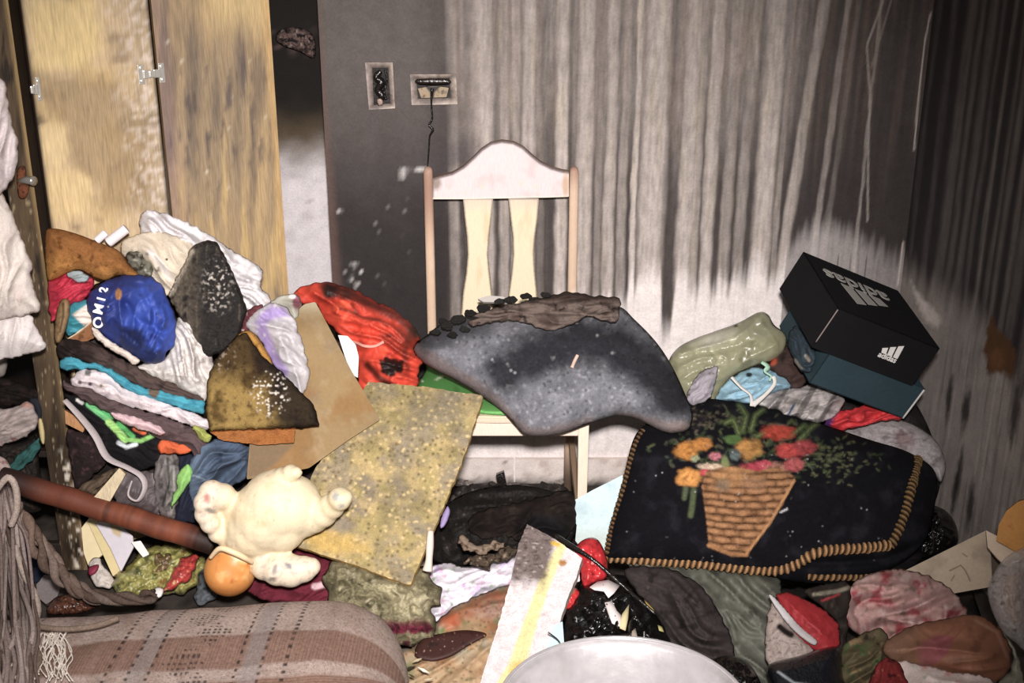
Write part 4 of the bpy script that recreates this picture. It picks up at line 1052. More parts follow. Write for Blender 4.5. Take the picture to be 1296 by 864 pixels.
LW = material('cap_letters', .8, .1, 90, .05, .2, color='e8e6ea')
for ch_, x, y, s_ in (('O', 127, 408, .032), ('M', 127, 391, .030), ('I', 130, 378, .026), ('2', 133, 367, .026)):
    o3 = on(cap, [(x, y)], .008)[0]; n = L_(.05).n; u = L_(.05).u; v = L_(.05).v; ex = v * .95 + u * .25; ex /= np.linalg.norm(ex); ey = np.cross(n, ex)
    text_obj('letter', ch_, frame(o3, ex, ey, n), s_, LW, cap, bold=.001)
lump('pale_strap', [(114, 414), (121, 415), (135, 428), (152, 439), (170, 450), (176, 458), (170, 462), (160, 454), (148, 447), (132, 437), (118, 424)], L_(.075), .01, CLOTH, 'dccabd', None, 'pale folded strap under the blue cap', 'strap', fold=.002, fl=.02)
lump('white_crumpled_shirt', [(221, 408), (232, 397), (246, 394), (256, 405), (263, 428), (271, 468), (266, 488), (259, 508), (238, 500), (205, 486), (184, 474), (176, 462), (200, 457), (215, 446)], L_(.03), .045, CLOTH, 'd3cbc6', lambda P: P.noise(16, 'a89e98', .15, .5, 3), 'white crumpled shirt between blue cap and foam wedge', 'shirt', crumple=.016, cs=.05, fold=.01, fl=.03, fa=-60)
def gar(name, pts, l, T, mat, c, paint, label, cat, fa=-22, fold=.005, flw=.018, **k):
    return lump(name, pts, L_(l), T, mat, c, paint, label, cat, fold=fold, fl=flw, fa=fa, crumple=.003, cs=.05, **k)
gar('dark_brown_garment', [(72, 433), (90, 428), (115, 432), (140, 446), (165, 460), (190, 472), (220, 485), (245, 497), (258, 506), (242, 510), (206, 498), (180, 490), (150, 478), (130, 466), (100, 458), (76, 454)], .045, .028, CLOTH, '54433f',
    lambda P: P.mix(1 - sm(100, 140, P.x + 10 * P.n(18, 3)), '241b18').noise(14, '3c2f2c', .1, .5, 5), 'dark brown folded garment just below the blue cap', 'garment')
gar('turquoise_garment', [(76, 457), (90, 450), (105, 457), (126, 460), (146, 470), (166, 483), (186, 490), (215, 497), (241, 504), (258, 508), (259, 516), (255, 523), (235, 519), (205, 509), (184, 504), (160, 493), (140, 477), (118, 467), (95, 468), (78, 467)], .055, .024, CLOTH, '3c9db2',
    lambda P: P.noise(14, '2a7f98', .1, .5, 5).blob(195, 494, 7, 9, '6d5c4c', soft=.25, rag=.4), 'turquoise folded garment with a small brown burn', 'garment')
gar('pale_pink_garment', [(89, 481), (101, 468), (118, 467), (138, 475), (156, 490), (186, 500), (211, 510), (241, 520), (263, 531), (265, 541), (255, 546), (235, 537), (200, 525), (160, 514), (130, 503), (115, 494), (95, 490)], .052, .026, CLOTH, 'dccccf',
    lambda P: P.noise(16, 'b9a6ac', .15, .6, 3).blob(101, 484, 2.5, 2.5, '6a5a60', soft=.5).blob(114, 486, 2.5, 2.5, '5a4c58', soft=.5).blob(128, 488, 2, 2, '8a7a50', soft=.5).poly([(108, 468), (116, 468), (114, 476), (107, 475)], '77726f', 1), 'pale pink folded garment with small eyelets', 'garment')
gar('taupe_garment', [(80, 480), (92, 487), (115, 492), (140, 505), (166, 515), (200, 525), (236, 538), (256, 549), (264, 566), (257, 580), (247, 583), (240, 570), (220, 564), (195, 552), (170, 536), (140, 524), (110, 509), (90, 496), (78, 489)], .058, .032, CLOTH, '5d4a4b',
    lambda P: P.noise(14, '463638', .1, .5, 5).noise(20, '75625f', .3, .6, 7), 'taupe folded garment above the black printed shirt', 'garment', r=.03)
def blk(P):
    P.noise(16, '2a2526', .2, .6, 3)
    for pts, c, w in (([(112, 512), (125, 522), (136, 530)], '6cc07a', 3.5), ([(132, 520), (142, 527)], '4aa860', 3), ([(138, 534), (150, 546), (158, 556)], '9ccf70', 4.5), ([(150, 536), (160, 545), (168, 552)], '4fa858', 3), ([(172, 542), (182, 546)], 'd8632e', 4), ([(150, 560), (160, 566), (172, 562)], 'd5dce0', 2.6), ([(160, 556), (178, 558), (196, 550)], '86bf62', 2.6), ([(98, 506), (104, 510)], 'd9d5d0', 2), ([(190, 546), (206, 552)], 'cfe0c4', 2)):
        P.line(pts, w, c, 1)
gar('black_printed_shirt', [(82, 499), (95, 501), (120, 512), (150, 521), (180, 535), (207, 551), (218, 566), (207, 582), (190, 592), (170, 596), (150, 588), (130, 568), (110, 538), (95, 518)], .045, .035, CLOTH, '19161a', blk, 'black shirt with green and orange print in the stack', 'shirt', step=1.6)
gar('pink_cloth_strip', [(139, 522), (160, 525), (190, 534), (209, 545), (203, 551), (176, 543), (150, 533)], .092, .010, CLOTH, 'e0b9bd', None, 'narrow pink cloth strip above the green print', 'cloth')
tube('grey_strap', [L_(.075).un(np.array([p], float))[0] + L_(0).n * q for p, q in (((82, 506), 0), ((105, 530), .003), ((122, 552), .003), ((137, 578), .006), ((163, 590), .012), ((182, 600), .02), ((187, 615), .02), ((178, 631), .02), ((166, 624), .02), ((170, 606), .016))], [.008, .010, .011, .011, .009, .009, .009, .008, .009, .007], CLOTH, 'b5a8a8', flat=.35, label='grey looped strap hanging from the black shirt', cat='strap', n=10)
gar('orange_cloth', [(199, 564), (208, 556), (222, 560), (238, 565), (241, 572), (222, 575), (203, 573)], .09, .018, CLOTH, 'dc5f28', None, 'small bright orange cloth under the taupe garment', 'cloth')
gar('olive_cloth_tip', [(244, 540), (255, 541), (267, 552), (263, 561), (250, 553)], .075, .014, CLOTH, 'a5aa4c', None, 'olive cloth tip at the end of the pale pink garment', 'cloth')
gar('grey_soft_shoe', [(140, 602), (165, 596), (195, 598), (211, 620), (213, 652), (190, 658), (165, 650), (146, 634)], .03, .05, SATIN, '655a5c', lambda P: P.noise(16, '4a4042', .1, .5, 3).line([(195, 600), (203, 625), (205, 650)], 3, '9a8c88', 3), 'grey soft shoe under the looped strap', 'shoe', fa=50)
gar('grey_mesh_shoe', [(197, 582), (214, 571), (226, 580), (228, 618), (220, 657), (206, 658), (196, 628)], .05, .045, SATIN, '78706e', lambda P: P.noise(10, '4d4846', 0, .4, 3).line([(212, 580), (214, 610), (206, 640)], 1.6, '3a3634', 1.2).line([(220, 590), (220, 620)], 1.5, 'a5a09c', 1), 'grey mesh shoe standing next to the lime striped trousers', 'shoe', fa=80)
gar('navy_trousers', [(217, 582), (245, 574), (260, 588), (266, 620), (262, 655), (237, 662), (214, 656), (222, 616)], .035, .04, CLOTH, '242838', lambda P: P.noise(16, '151722', .1, .5, 3), 'dark navy trousers with a lime stripe', 'trousers', fa=70)
gar('lime_strip', [(225, 599), (236, 588), (244, 595), (240, 611), (229, 627), (216, 643), (222, 619)], .08, .012, SATIN, '86bf5c', None, 'lime green strip lying on the navy trousers', 'cloth', fa=70, fold=.002)
gar('blue_jeans', [(239, 588), (255, 566), (275, 555), (300, 559), (317, 568), (315, 596), (308, 609), (290, 617), (272, 622), (262, 636), (246, 648), (238, 614)], .065, .05, CLOTH, '4b5a70', lambda P: P.noise(18, '2f3a4c', .1, .5, 3).mix((1 - sm(252, 275, P.x)) * .4, '71839a').line([(262, 600), (300, 585), (312, 575)], 1, '2a3140', 1).line([(240, 600), (258, 606)], 1, '8a98a8', .7), 'faded blue jeans bundle behind the cloth doll', 'jeans', fa=35, fold=.012, flw=.03)
slab('white_tag', [(310, 566), (330, 563), (347, 563), (340, 572), (316, 573)], Plane(325, 568, Y=2.50, tilt=30), .002, PAPER, 'e4dcd6', None, None, 'white tag under the orange foam strip', 'tag')

# fallen bits between post and pile
slab('ochre_wood_piece', [(82, 519), (109, 535), (105, 547), (83, 536)], L_(.02), .012, BAREWOOD, 'b07a48', None, '8a5a30', 'small ochre wood piece beside the wardrobe post', 'wood')
slab('pale_wood_strip', [(118, 630), (151, 592), (159, 600), (137, 638)], L_(.082, 12), .008, BAREWOOD, 'cdb995', None, 'a08a64', 'pale wood strip slanting above the red pole', 'wood')
lump('brown_rag', [(98, 618), (112, 606), (132, 598), (152, 590), (150, 602), (130, 627), (114, 640), (100, 640)], L_(.0, 20), .025, CLOTH, '5d4c3c', lambda P: P.noise(10, '3a2e24', 0, .4, 3), 'brown rag behind the pale wood strip', 'rag', fold=.008, fl=.02, fa=40)
lump('maroon_dark_rag', [(85, 545), (105, 548), (122, 556), (135, 585), (120, 600), (98, 618), (90, 590)], L_(.012, 18), .03, CLOTH, '2a1f20', lambda P: P.noise(12, '4a3236', .1, .4, 3), 'dark maroon rag in the gap beside the post', 'rag', crumple=.01, cs=.03)

# ================================================================== inside the wardrobe, left of the post
IN = Plane(20, 540, Y=2.70, tilt=12)
HG = Plane(20, 300, Y=2.52, tilt=2, az=10)
def wpaint(P): P.noise(30, 'cdbab4', .1, .6, 3).mix(sm(.3, .6, P.n(14, 6)) * .4, 'c4aba6')
lump('hanging_pink_shirt', [(-40, 90), (0, 98), (9, 122), (13, 150), (22, 180), (21, 212), (8, 238), (-8, 252), (-40, 260)], HG.lift(.034), .05, CLOTH, 'd6c8c8', wpaint, 'pinkish white shirt hanging over the wardrobe edge', 'shirt', fold=.01, fl=.03, fa=75, crumple=.008, cs=.05)
lump('hanging_cream_trousers', [(-50, 225), (-5, 232), (8, 255), (20, 282), (31, 310), (41, 338), (38, 345), (44, 366), (52, 390), (38, 398), (10, 402), (-50, 405)], HG, .045, CLOTH, 'dccfc6', wpaint, 'cream trousers hanging in front of the wardrobe post', 'trousers', fold=.009, fl=.035, fa=80, crumple=.004)
lump('hanging_white_towel', [(-50, 396), (0, 402), (36, 397), (45, 412), (58, 439), (40, 446), (15, 453), (-50, 458)], HG.lift(-.02), .03, CLOTH, 'e0d6d4', wpaint, 'white towel hem below the cream trousers', 'towel', fold=.005, fl=.04, fa=85)
lump('black_inner_garment', [(-40, 470), (5, 478), (30, 487), (52, 498), (54, 530), (40, 520), (25, 512), (0, 518), (-40, 525)], IN.lift(.0), .05, CLOTH, '1d1715', lambda P: P.noise(14, '352622', .1, .5, 3), 'black garment bundle on the wardrobe shelf', 'garment', fold=.01, fl=.03, crumple=.008)
lump('pale_round_bag', [(-40, 446), (4, 448), (10, 456), (8, 470), (0, 478), (-40, 480)], IN.lift(.03), .03, SATIN, '8d847c', None, 'pale rounded bag under the white towel hem', 'bag')
lump('striped_grey_cloth', [(-40, 515), (8, 517), (25, 512), (38, 508), (47, 525), (48, 537), (38, 549), (15, 560), (-40, 568)], IN.lift(.04), .04, CLOTH, 'b3a29e',
     lambda P: P.mix(sm(.2, .5, np.sin(P.y * .9 + P.x * .35 + 2 * P.n(20, 3))) * .5, '8a7874').mix(sm(.1, .4, P.n(10, 5)) * sm(545, 560, P.y), '7a4a3a').blob(34, 512, 8, 4, 'b58a7c', soft=.5), 'striped grey cloth folded on the wardrobe shelf', 'cloth', fold=.006, fl=.02, fa=25)
lump('navy_sleeve', [(36, 506), (48, 503), (54, 515), (52, 545), (46, 540), (44, 522)], IN.lift(.03), .02, CLOTH, '262a33', None, 'dark navy sleeve beside the wardrobe post', 'sleeve')
lump('teal_sleeve', [(12, 590), (22, 576), (40, 562), (48, 552), (51, 566), (42, 580), (28, 594), (16, 600)], IN.lift(.05), .02, CLOTH, '2f5f5c', lambda P: P.noise(8, '234845', .1, .4, 3), 'teal sleeve sticking out under the striped cloth', 'sleeve', fold=.004, fl=.014, fa=40)
lump('black_rag', [(-40, 565), (15, 562), (40, 555), (46, 552), (50, 590), (56, 640), (30, 650), (-40, 640)], IN.lift(-.01), .03, CHAR, '1e1613', lambda P: P.noise(9, '3d2a20', .15, .5, 3), 'charred black rag below the striped cloth', 'rag', crumple=.014, cs=.04)
lump('pinkish_rag', [(-40, 576), (0, 577), (12, 588), (10, 604), (0, 612), (-40, 614)], IN.lift(.06), .02, CLOTH, 'b39c94', lambda P: P.noise(7, '8a6a60', .1, .4, 3), 'pinkish rag at the foot of the shelf pile', 'rag', crumple=.006, cs=.02)
lump('yellow_scrap', [(48, 533), (53, 530), (57, 548), (56, 562), (51, 558)], IN.lift(.05), .008, PAPER, 'c8b27c', None, 'yellowish paper scrap against the wardrobe post', 'paper')

# between pile and boards
MB_ = Plane(345, 430, Y=2.60, tilt=22)
lump('lavender_bag', [(311, 408), (325, 393), (345, 383), (361, 388), (373, 405), (381, 430), (389, 455), (391, 482), (381, 500), (366, 488), (352, 470), (340, 452), (330, 432), (318, 422)], MB_, .05, SATIN, 'bdb6ba',
     lambda P: P.poly([(322, 410), (330, 395), (345, 384), (360, 390), (366, 400), (350, 402), (338, 410)], 'a78fc6', 4, 4, 12, 3).line([(332, 418), (340, 440), (350, 460), (358, 470)], 7, '9d84c0', 4, .9).noise(14, 'd8d2d4', .2, .5, 5), 'lavender and white plastic bag above the charred foam wedge', 'plastic bag', fold=.009, fl=.03, fa=-50, crumple=.005)
lump('maroon_dotted_rag', [(302, 415), (310, 396), (322, 387), (333, 386), (328, 400), (318, 416), (308, 426)], MB_.lift(-.01), .02, CLOTH, '6a343a', lambda P: P.noise(5, 'd0b8b4', .3, .45, 3), 'maroon rag with pale dots beside the lavender bag', 'rag', fold=.005, fl=.02)
lump('mustard_sponge', [(300, 426), (312, 418), (324, 424), (342, 452), (344, 466), (328, 458), (312, 442)], MB_.lift(.035), .03, FOAM, 'b37f30', lambda P: P.noise(8, '8a5c1c', .1, .5, 3), 'mustard sponge piece wedged between charred slab and lavender bag', 'sponge', r=.02)
lump('grey_green_bag', [(343, 384), (352, 376), (368, 372), (380, 376), (380, 392), (372, 404), (362, 392)], MB_.lift(-.03), .025, SATIN, 'a8a496', lambda P: P.blob(376, 382, 6, 10, '7a4450', soft=.4, rag=.3).blob(370, 375, 4, 3, 'e4dcd8', soft=.4), 'grey-green bag tip behind the lavender bag', 'bag', fold=.005, fl=.02)

# ================================================================== doll on the boards
dl = empty('cloth_doll', tuple(at(340, 690, Y=2.36)), 'cream cloth baby doll with orange head lying on the fibre board', 'doll')
YD = 2.36
def pb(lst):
    out = []
    for x, y, r, dz in lst:
        c = at(x, y, Y=YD - dz); t = np.linalg.norm(c - CAMP); out.append(ball(c, [r / FPX * t * .985] * 3, None, 12, 16))
    return out
bods = pb([(338, 652, 46, .0), (350, 640, 46, .0), (325, 666, 40, .0), (368, 640, 40, .0), (383, 652, 28, .0), (312, 678, 28, .01), (355, 665, 34, .01), (305, 692, 16, .02), (330, 690, 20, .01),
           (396, 652, 23, .01), (408, 648, 20, .02), (420, 640, 17, .03), (430, 631, 15.5, .045), (437, 629, 10, .05),
           (352, 616, 24, -.01), (360, 607, 17, 0), (368, 599, 12, .01), (375, 598, 8, .02),
           (296, 640, 17, .0), (282, 628, 17, .01), (268, 624, 17, .02), (260, 636, 15, .03), (260, 650, 14, .03), (266, 662, 13, .03), (276, 674, 13, .02), (288, 680, 14, .01), (283, 652, 15, -.01), (290, 664, 15, -.005), (276, 645, 12, .0),
           (322, 712, 14, .03), (335, 716, 18, .04), (352, 720, 21, .05), (368, 722, 21, .05), (384, 720, 17, .05), (394, 717, 12, .05)])
def doll_paint(co):
    p = project(co); P = Paint(p[:, 0], p[:, 1], 'e0cfaa')
    P.noise(40, 'd9bd8e', .1, .6, 3).noise(7, 'c9ad86', .35, .6, 5)
    arm = np.maximum(1 - sm(268, 292, P.x + .2 * (P.y - 640)), sm(698, 708, P.y) * sm(318, 330, P.x)); P.mix(arm * .5, 'e2cdbd')
    P.mix(sm(.15, .35, P.n(8, 7)) * np.clip(arm, 0, 1) * .5, 'a8a29c').mix(sm(.25, .45, P.n(7, 9)) * np.clip(arm, 0, 1) * .6, 'c08a80')
    for q in ((365, 716, 6, 3, '5d6478', 40), (348, 720, 3, 6, '7d7078', 20), (345, 733, 5, 3, '6a6058', 0), (266, 646, 8, 3, '6d6a68', 20), (262, 630, 4, 6, 'b0605a', 0), (425, 628, 4, 6, '8d9498', 20), (432, 640, 4, 3, 'a09a94', 0)): P.blob(q[0], q[1], q[2], q[3], q[4], rot=q[5], soft=.5, rag=.5, k=.8)
    return P.c
V, Fc = joinm(bods)
solid('body', V, Fc, SATIN, .0045, 6, dl, doll_paint)
c = at(291, 722, Y=YD - .03); t = np.linalg.norm(c - CAMP); R_ = 31 / FPX * t
V, Fc = joinm([ball(c, [R_] * 3, None, 24, 32), ball(c + np.array([.012, .0, .02]), [R_ * .86] * 3, None, 16, 20)])
def head_paint(co):
    p = project(co); P = Paint(p[:, 0], p[:, 1], 'd98a35'); P.noise(20, 'e8a85c', .1, .5, 3).noise(10, 'b0651f', .2, .6, 6)
    P.line([(268, 700), (285, 692), (300, 706), (318, 708)], 3.5, 'ecd0a4', 2, .9).mix(sm(735, 752, P.y) * .5, '8a4a16'); return P.c
solid('head', V, Fc, VINYL, .005, 5, dl, head_paint)
tube('collar', [at(x, y, Y=YD - d) for x, y, d in ((266, 706, .075), (278, 694, .085), (294, 698, .09), (310, 706, .085), (319, 712, .07))], [.004, .006, .007, .006, .004], VINYL, 'e6c79c', dl)

# ================================================================== pole, papers, food scraps
P0, P1 = at(2, 605, Y=2.50), at(272, 688, Y=2.44)
n_ = 26
def polecol(P3):
    p = project(P3); P = Paint(p[:, 0], p[:, 1], '6b3420'); P.noise(40, '8a4526', 0, .5, 3).noise(22, '2c1610', .05, .45, 5); P.mix(1 - sm(20, 75, P.x), '2a1713'); P.mix(sm(235, 262, P.x), '2b1a14'); return P.c
tube('wooden_pole', [P0 + (P1 - P0) * k / n_ + np.array([0, 0, .0012 * math.sin(k * .9)]) for k in range(n_ + 1)], [.027 + .0006 * math.sin(k * 1.7) for k in range(n_ + 1)], SATIN, n=18, per=3, cols=polecol, label='charred red-brown wooden pole slanting across the wardrobe post', cat='pole')
FP = lambda x, y, z, t=60, az=0: Plane(x, y, z=z, tilt=t, az=az)
slab('cream_card', [(103, 668), (113, 655), (124, 652), (132, 700), (112, 716), (106, 700)], FP(115, 690, .10, 35, 10), .012, PAPER, 'e2cf9f', None, 'c9a968', 'cream card standing beside the wardrobe post', 'card')
slab('cream_book', [(112, 662), (122, 657), (153, 722), (143, 729)], FP(132, 695, .10, 40, 0).lift(.012), .014, PAPER, 'dcc78e', None, 'c0a468', 'narrow cream book spine next to the lilac paper', 'book')
slab('lilac_paper', [(121, 662), (138, 654), (168, 678), (169, 692), (153, 723), (140, 694)], FP(148, 690, .12, 42, 0).lift(.02), .004, PAPER, 'd4cbd4', lambda P: P.poly([(135, 655), (155, 668), (152, 680), (143, 675)], 'c4ad86', 2), None, 'folded lilac-white paper among the fallen cards', 'paper')
slab('white_folded_card', [(166, 686), (178, 684), (189, 701), (181, 705)], FP(178, 694, .12, 50, 20).lift(.03), .003, PAPER, 'efe9e6', None, None, 'small white folded card above the food scraps', 'card')
lump('pale_rag', [(112, 716), (124, 706), (140, 728), (146, 738), (135, 745), (118, 738)], FP(128, 725, .06, 50), .02, CLOTH, 'd8ccc2', None, 'pale crumpled rag at the foot of the cards', 'rag', crumple=.006, cs=.02)
lump('magenta_scrap', [(112, 718), (125, 714), (122, 724), (113, 728)], FP(118, 720, .08, 50), .008, SATIN, '8c2040', None, 'magenta scrap at the foot of the cream card', 'scrap')
def food(P):
    P.noise(16, 'b5b060', -.1, .4, 3).noise(12, '5d6230', .1, .4, 5).noise(9, 'd8d0a0', .25, .5, 7).noise(14, '8a6a2a', .15, .45, 9)
lump('food_wrapper', [(140, 742), (150, 722), (170, 705), (190, 690), (215, 688), (245, 695), (258, 706), (255, 730), (235, 748), (200, 756), (160, 756)], FP(200, 725, .06, 62), .04, GLOSSY, '9a9248', food, 'yellow-green wet food wrapper below the pole', 'wrapper', crumple=.022, cs=.035, fold=.01, fl=.03, fa=30, step=1.8, jag=7, js=16)
lump('tomato_peel', [(216, 730), (224, 712), (240, 701), (252, 706), (246, 722), (232, 738), (214, 746), (205, 748)], FP(230, 725, .10, 58), .018, GLOSSY, 'bb3a34', lambda P: P.noise(9, 'e0b078', .2, .5, 3).noise(7, '8a1f22', .1, .5, 5), 'red wet peel on the yellow-green wrapper', 'peel', crumple=.012, cs=.025, jag=5, js=11)
lump('brown_crumb', [(195, 706), (208, 700), (218, 708), (215, 722), (202, 726), (194, 718)], FP(206, 714, .10, 58), .016, GLOSSY, '6a5235', lambda P: P.noise(4, 'c0a880', .2, .4, 3), 'brown glistening crumb in the middle of the wrapper', 'crumb', crumple=.006, cs=.012, jag=4, js=7)
lump('white_scrap', [(189, 750), (198, 743), (207, 745), (204, 755), (192, 758)], FP(198, 750, .08, 60), .008, PAPER, 'e6e0dc', None, 'white scrap at the lower edge of the wrapper', 'scrap')
lump('blue_grey_rag', [(252, 716), (266, 708), (280, 730), (275, 755), (254, 765), (246, 748)], FP(250, 740, .05, 60), .02, CLOTH, '5d6268', lambda P: P.noise(10, '2a2a2c', 0, .4, 3), 'blue-grey rag between wrapper and doll head', 'rag', crumple=.01, cs=.03, jag=4, js=12)
slab('grey_stone', [(46, 740), (56, 727), (68, 728), (77, 742), (72, 756), (58, 764), (48, 756)], FP(62, 745, .06, 55), .05, WALL, '7b716f', None, '5a5250', 'grey angular stone beside the mop strands', 'stone', jag=1)
lump('dark_blue_cloth', [(28, 690), (40, 685), (60, 715), (62, 730), (45, 740), (38, 735)], FP(45, 715, .03, 45), .02, CLOTH, '1f2738', None, 'dark blue cloth glimpsed behind the mop strands', 'cloth')
lump('rust_crust', [(68, 757), (90, 752), (115, 757), (128, 765), (100, 776), (60, 776)], FP(95, 765, .12, 55), .02, GLOSSY, '5d3524', lambda P: P.noise(6, '2a1a14', 0, .3, 3).noise(5, 'a08478', .3, .5, 6), 'rusty wet crust under the braided rope', 'crust', crumple=.01, cs=.02)

# ================================================================== mop and rope
mp_ = empty('string_mop', tuple(at(20, 800, Y=2.05)), 'worn beige string mop hanging at the wardrobe corner', 'mop')
rr = random.Random(7)
for k in range(60):
    x0 = rr.uniform(-22, 22); x1 = x0 * 1.6 + rr.uniform(-14, 36); ym = rr.uniform(680, 760); Yd = rr.uniform(2.08, 2.20)
    pts = [at(x0 * .5 + rr.uniform(-4, 4), 606 + rr.uniform(0, 14), Y=2.36), at(x0 + rr.uniform(-6, 6), 650, Y=2.30 - rr.uniform(0, .03)), at((x0 + x1) / 2 + rr.uniform(-8, 8), ym, Y=Yd + .09), at(x1 + rr.uniform(-8, 8), 790, z=.283 + rr.uniform(0, .03)), at(x1 + rr.uniform(-10, 10), 840, z=.283 + rr.uniform(0, .02)), at(x1 + rr.uniform(-10, 10), 890, z=.285)]
    c = rgb(rr.choice(['94807a', 'a5938c', '705d55', '968480', '806d66', '5a4a44']))
    tube('strand', pts, rr.uniform(.0028, .0052), YARN, tuple(c), mp_, n=6, per=7)
for pts in ([(-6, 622), (10, 604), (20, 618), (21, 645), (14, 665)], [(18, 690), (30, 725), (44, 752), (48, 775), (40, 800)], [(14, 700), (26, 745), (36, 790)]):
    tube('strand', [at(x, y, Y=2.20) for x, y in pts], .007, YARN, 'b3a094', mp_, n=7)
for pts in ([(-5, 806), (18, 795), (40, 792), (80, 796), (120, 792), (150, 782)], [(-5, 850), (15, 830), (32, 818), (50, 830), (40, 860)]):
    tube('loose_strand', [at(x, y, z=.285) for x, y in pts], .006, YARN, '7d6a5c', mp_, n=7)
# braided rope hanging in a curve
rp = [at(18, 642, Y=2.36), at(34, 668, Y=2.34), at(54, 698, Y=2.32), at(78, 728, Y=2.30), at(106, 748, Y=2.28), at(140, 756, Y=2.26), at(178, 756, Y=2.26), at(196, 752, Y=2.27)]
rpc = catmull(np.array(rp), 12, closed=False); ro = empty('braided_rope', tuple(rpc.mean(0) - np.array([0, 0, .05])), 'dark brown braided rope sagging behind the woven roll', 'rope')
s_ = np.linspace(0, 1, len(rpc)); T = np.gradient(rpc, axis=0); T /= np.linalg.norm(T, axis=1)[:, None]
U = np.cross(T, [0, 1., 0]); U /= np.linalg.norm(U, axis=1)[:, None]; W = np.cross(T, U)
for k in range(5):
    a = s_ * 15 + 1.2 * np.sin(s_ * 9 + k) + k * 2 * math.pi / 5; rad = (.014 + .004 * np.sin(s_ * 23 + k * 1.9)) [:, None] * (1 - .35 * s_)[:, None]
    q = rpc + (U * np.cos(a)[:, None] + W * np.sin(a)[:, None]) * rad
    tube('rope_ply', q, [(.0105 + .003 * math.sin(z * 41 + k * 2.3)) * (1 - .4 * z) for z in s_], YARN, n=7, per=2, parent=ro, cols=lambda P3, k=k: np.outer(np.ones(len(P3)), rgb(['8a7468', '7a6458', '8f7a6e', '6f5a4e', '82695c'][k])) * np.linspace(1.1, .35, len(P3))[:, None])
# white frayed thread
tf = empty('frayed_thread', tuple(at(70, 850, Y=1.97)), 'tangle of white frayed thread on the woven roll', 'thread')

# ================================================================== woven roll in front
def roll():
    X0, X1 = -1.45, -.205; cyy, cz, ry, rz = 1.87, .125, .30, .14
    nu, nv = 430, 215
    s = np.linspace(0, 1, nu); th = np.concatenate([np.linspace(.03, .72, 175), np.linspace(.73, 2.02, 40)]) * math.pi
    # denser where the camera looks (top)
    S, TH = np.meshgrid(s, th, indexing='ij')
    Xc = X0 + (X1 - X0) * (1 - (1 - S) ** 1.15)
    e = np.clip((Xc - (X1 - .19)) / .19, 0, 1); cap = np.sqrt(np.clip(1 - e ** 2.2, 0, 1)); e2 = np.clip((X0 + .1 - Xc) / .1, 0, 1); cap = cap * np.sqrt(np.clip(1 - e2 ** 2, .0004, 1)); cap = np.maximum(cap, .01)
    skew = .11 * (Xc - X0) - .05
    c, s2 = np.cos(TH), np.sin(TH)
    cc = np.sign(c) * np.abs(c) ** .85; ss = np.sign(s2) * np.abs(s2) ** .85
    Y_ = cyy + skew + ry * cc * cap; Z = cz + rz * ss * cap
    Z = Z + (.006 * perlin(Xc * 5, Y_ * 5, 3) + .004 * perlin(Xc * 14, Y_ * 9, 5)) * cap
    Z = np.maximum(Z, .0)
    V = np.stack([Xc.ravel(), Y_.ravel(), Z.ravel()], -1)
    p = project(V); P = Paint(p[:, 0], p[:, 1], 'b09a90')
    # weave coordinates: a along the roll, b across
    a = (Xc.ravel() - X0) * 520; b = (TH.ravel()) * 110
    top = np.sin(TH.ravel()) > -.3
    P.noise(40, 'a08a80', 0, .5, 3).noise(2.4, '8d776c', .0, .5, 5)
    # broad brown cross bands
    for b0, b1 in ((20, 62), (152, 182)):
        m = sm(b0 - 2, b0 + 2, b + 0 * a) * (1 - sm(b1 - 2, b1 + 2, b)); P.mix(m * .75, '7f5a49'); P.mix(m * .4 * sm(0, .6, np.sin(a * 1.9)), '5d3e30')
    m = sm(193, 197, b); P.mix(m * .8, '84604e'); P.mix(m * .45 * sm(0, .6, np.sin(b * 2.4)), '5d3e30')
    # greyish warp bands and dark dashed lines
    for a0, w in ((392, 9), (498, 9), (300 - 40, 0)):
        if w: P.mix((1 - sm(w - 1, w + 1, np.abs(a - a0))) * .5, '8d8684')
    for a0, w, pr in ((362, 2.0, 7), (384, 1.4, 7), (402, 1.4, 7), (484, 1.4, 7), (508, 1.4, 7), (532, 2.0, 7), (258, 1.2, 9)):
        P.mix((1 - sm(w - .6, w + .6, np.abs(a - a0))) * sm(-.1, .25, np.sin(b * 2 * math.pi / pr)) * .9, '2f2624')
    # diamonds of dots
    for k, b0 in enumerate((70, 96, 122, 148, 176, 200)):
        cx = 440 + (9 if k % 2 else -9); dm = np.abs(a - cx) / 20 + np.abs(b - b0) / 15
        P.mix((dm < 1) * sm(-.1, .3, np.sin(a * 2 * math.pi / 5.2)) * sm(-.1, .3, np.sin(b * 2 * math.pi / 4.6)) * .9, '352b29')
    P.mix(sm(.1, .5, P.n(60, 8)) * .35, '8a6a58')
    P.mix((1 - sm(0, 18, P.y - 756 + .02 * P.x + 6 * P.n(20, 9))) * .5, '6a5040')
    Fc = [tuple(f) for f in grid_faces(nu, nv, True)]
    Fc += [tuple(range(nv)), tuple(reversed([(nu - 1) * nv + k for k in range(nv)]))]
    return tag(make('woven_roll', V, Fc, KNIT, None, P.c), 'beige and brown woven upholstered roll with dark dashed pattern', 'upholstery')
roll()
for k in range(26):
    r = random.Random(k); x, y = r.gauss(66, 8), 800; pts = []
    for j in range(6):
        pts.append(at(x, y, z=.279 + .008 * r.random())); x += r.uniform(-8, 9); y += r.uniform(8, 15)
    tube('thread', pts, .0013, YARN, 'e6d9cc', tf, n=5, per=4)
for k in range(14):
    r = random.Random(100 + k); pts = []; a0 = r.uniform(0, 6)
    for j in range(6): pts.append(at(24 + 12 * math.cos(a0 + j * .9) * r.uniform(.5, 1), 846 + 18 * math.sin(a0 + j * .9) * r.uniform(.5, 1), z=.281 + .012 * r.random()))
    tube('thread', pts, .0015, YARN, 'd9ccb4', tf, n=5, per=4)

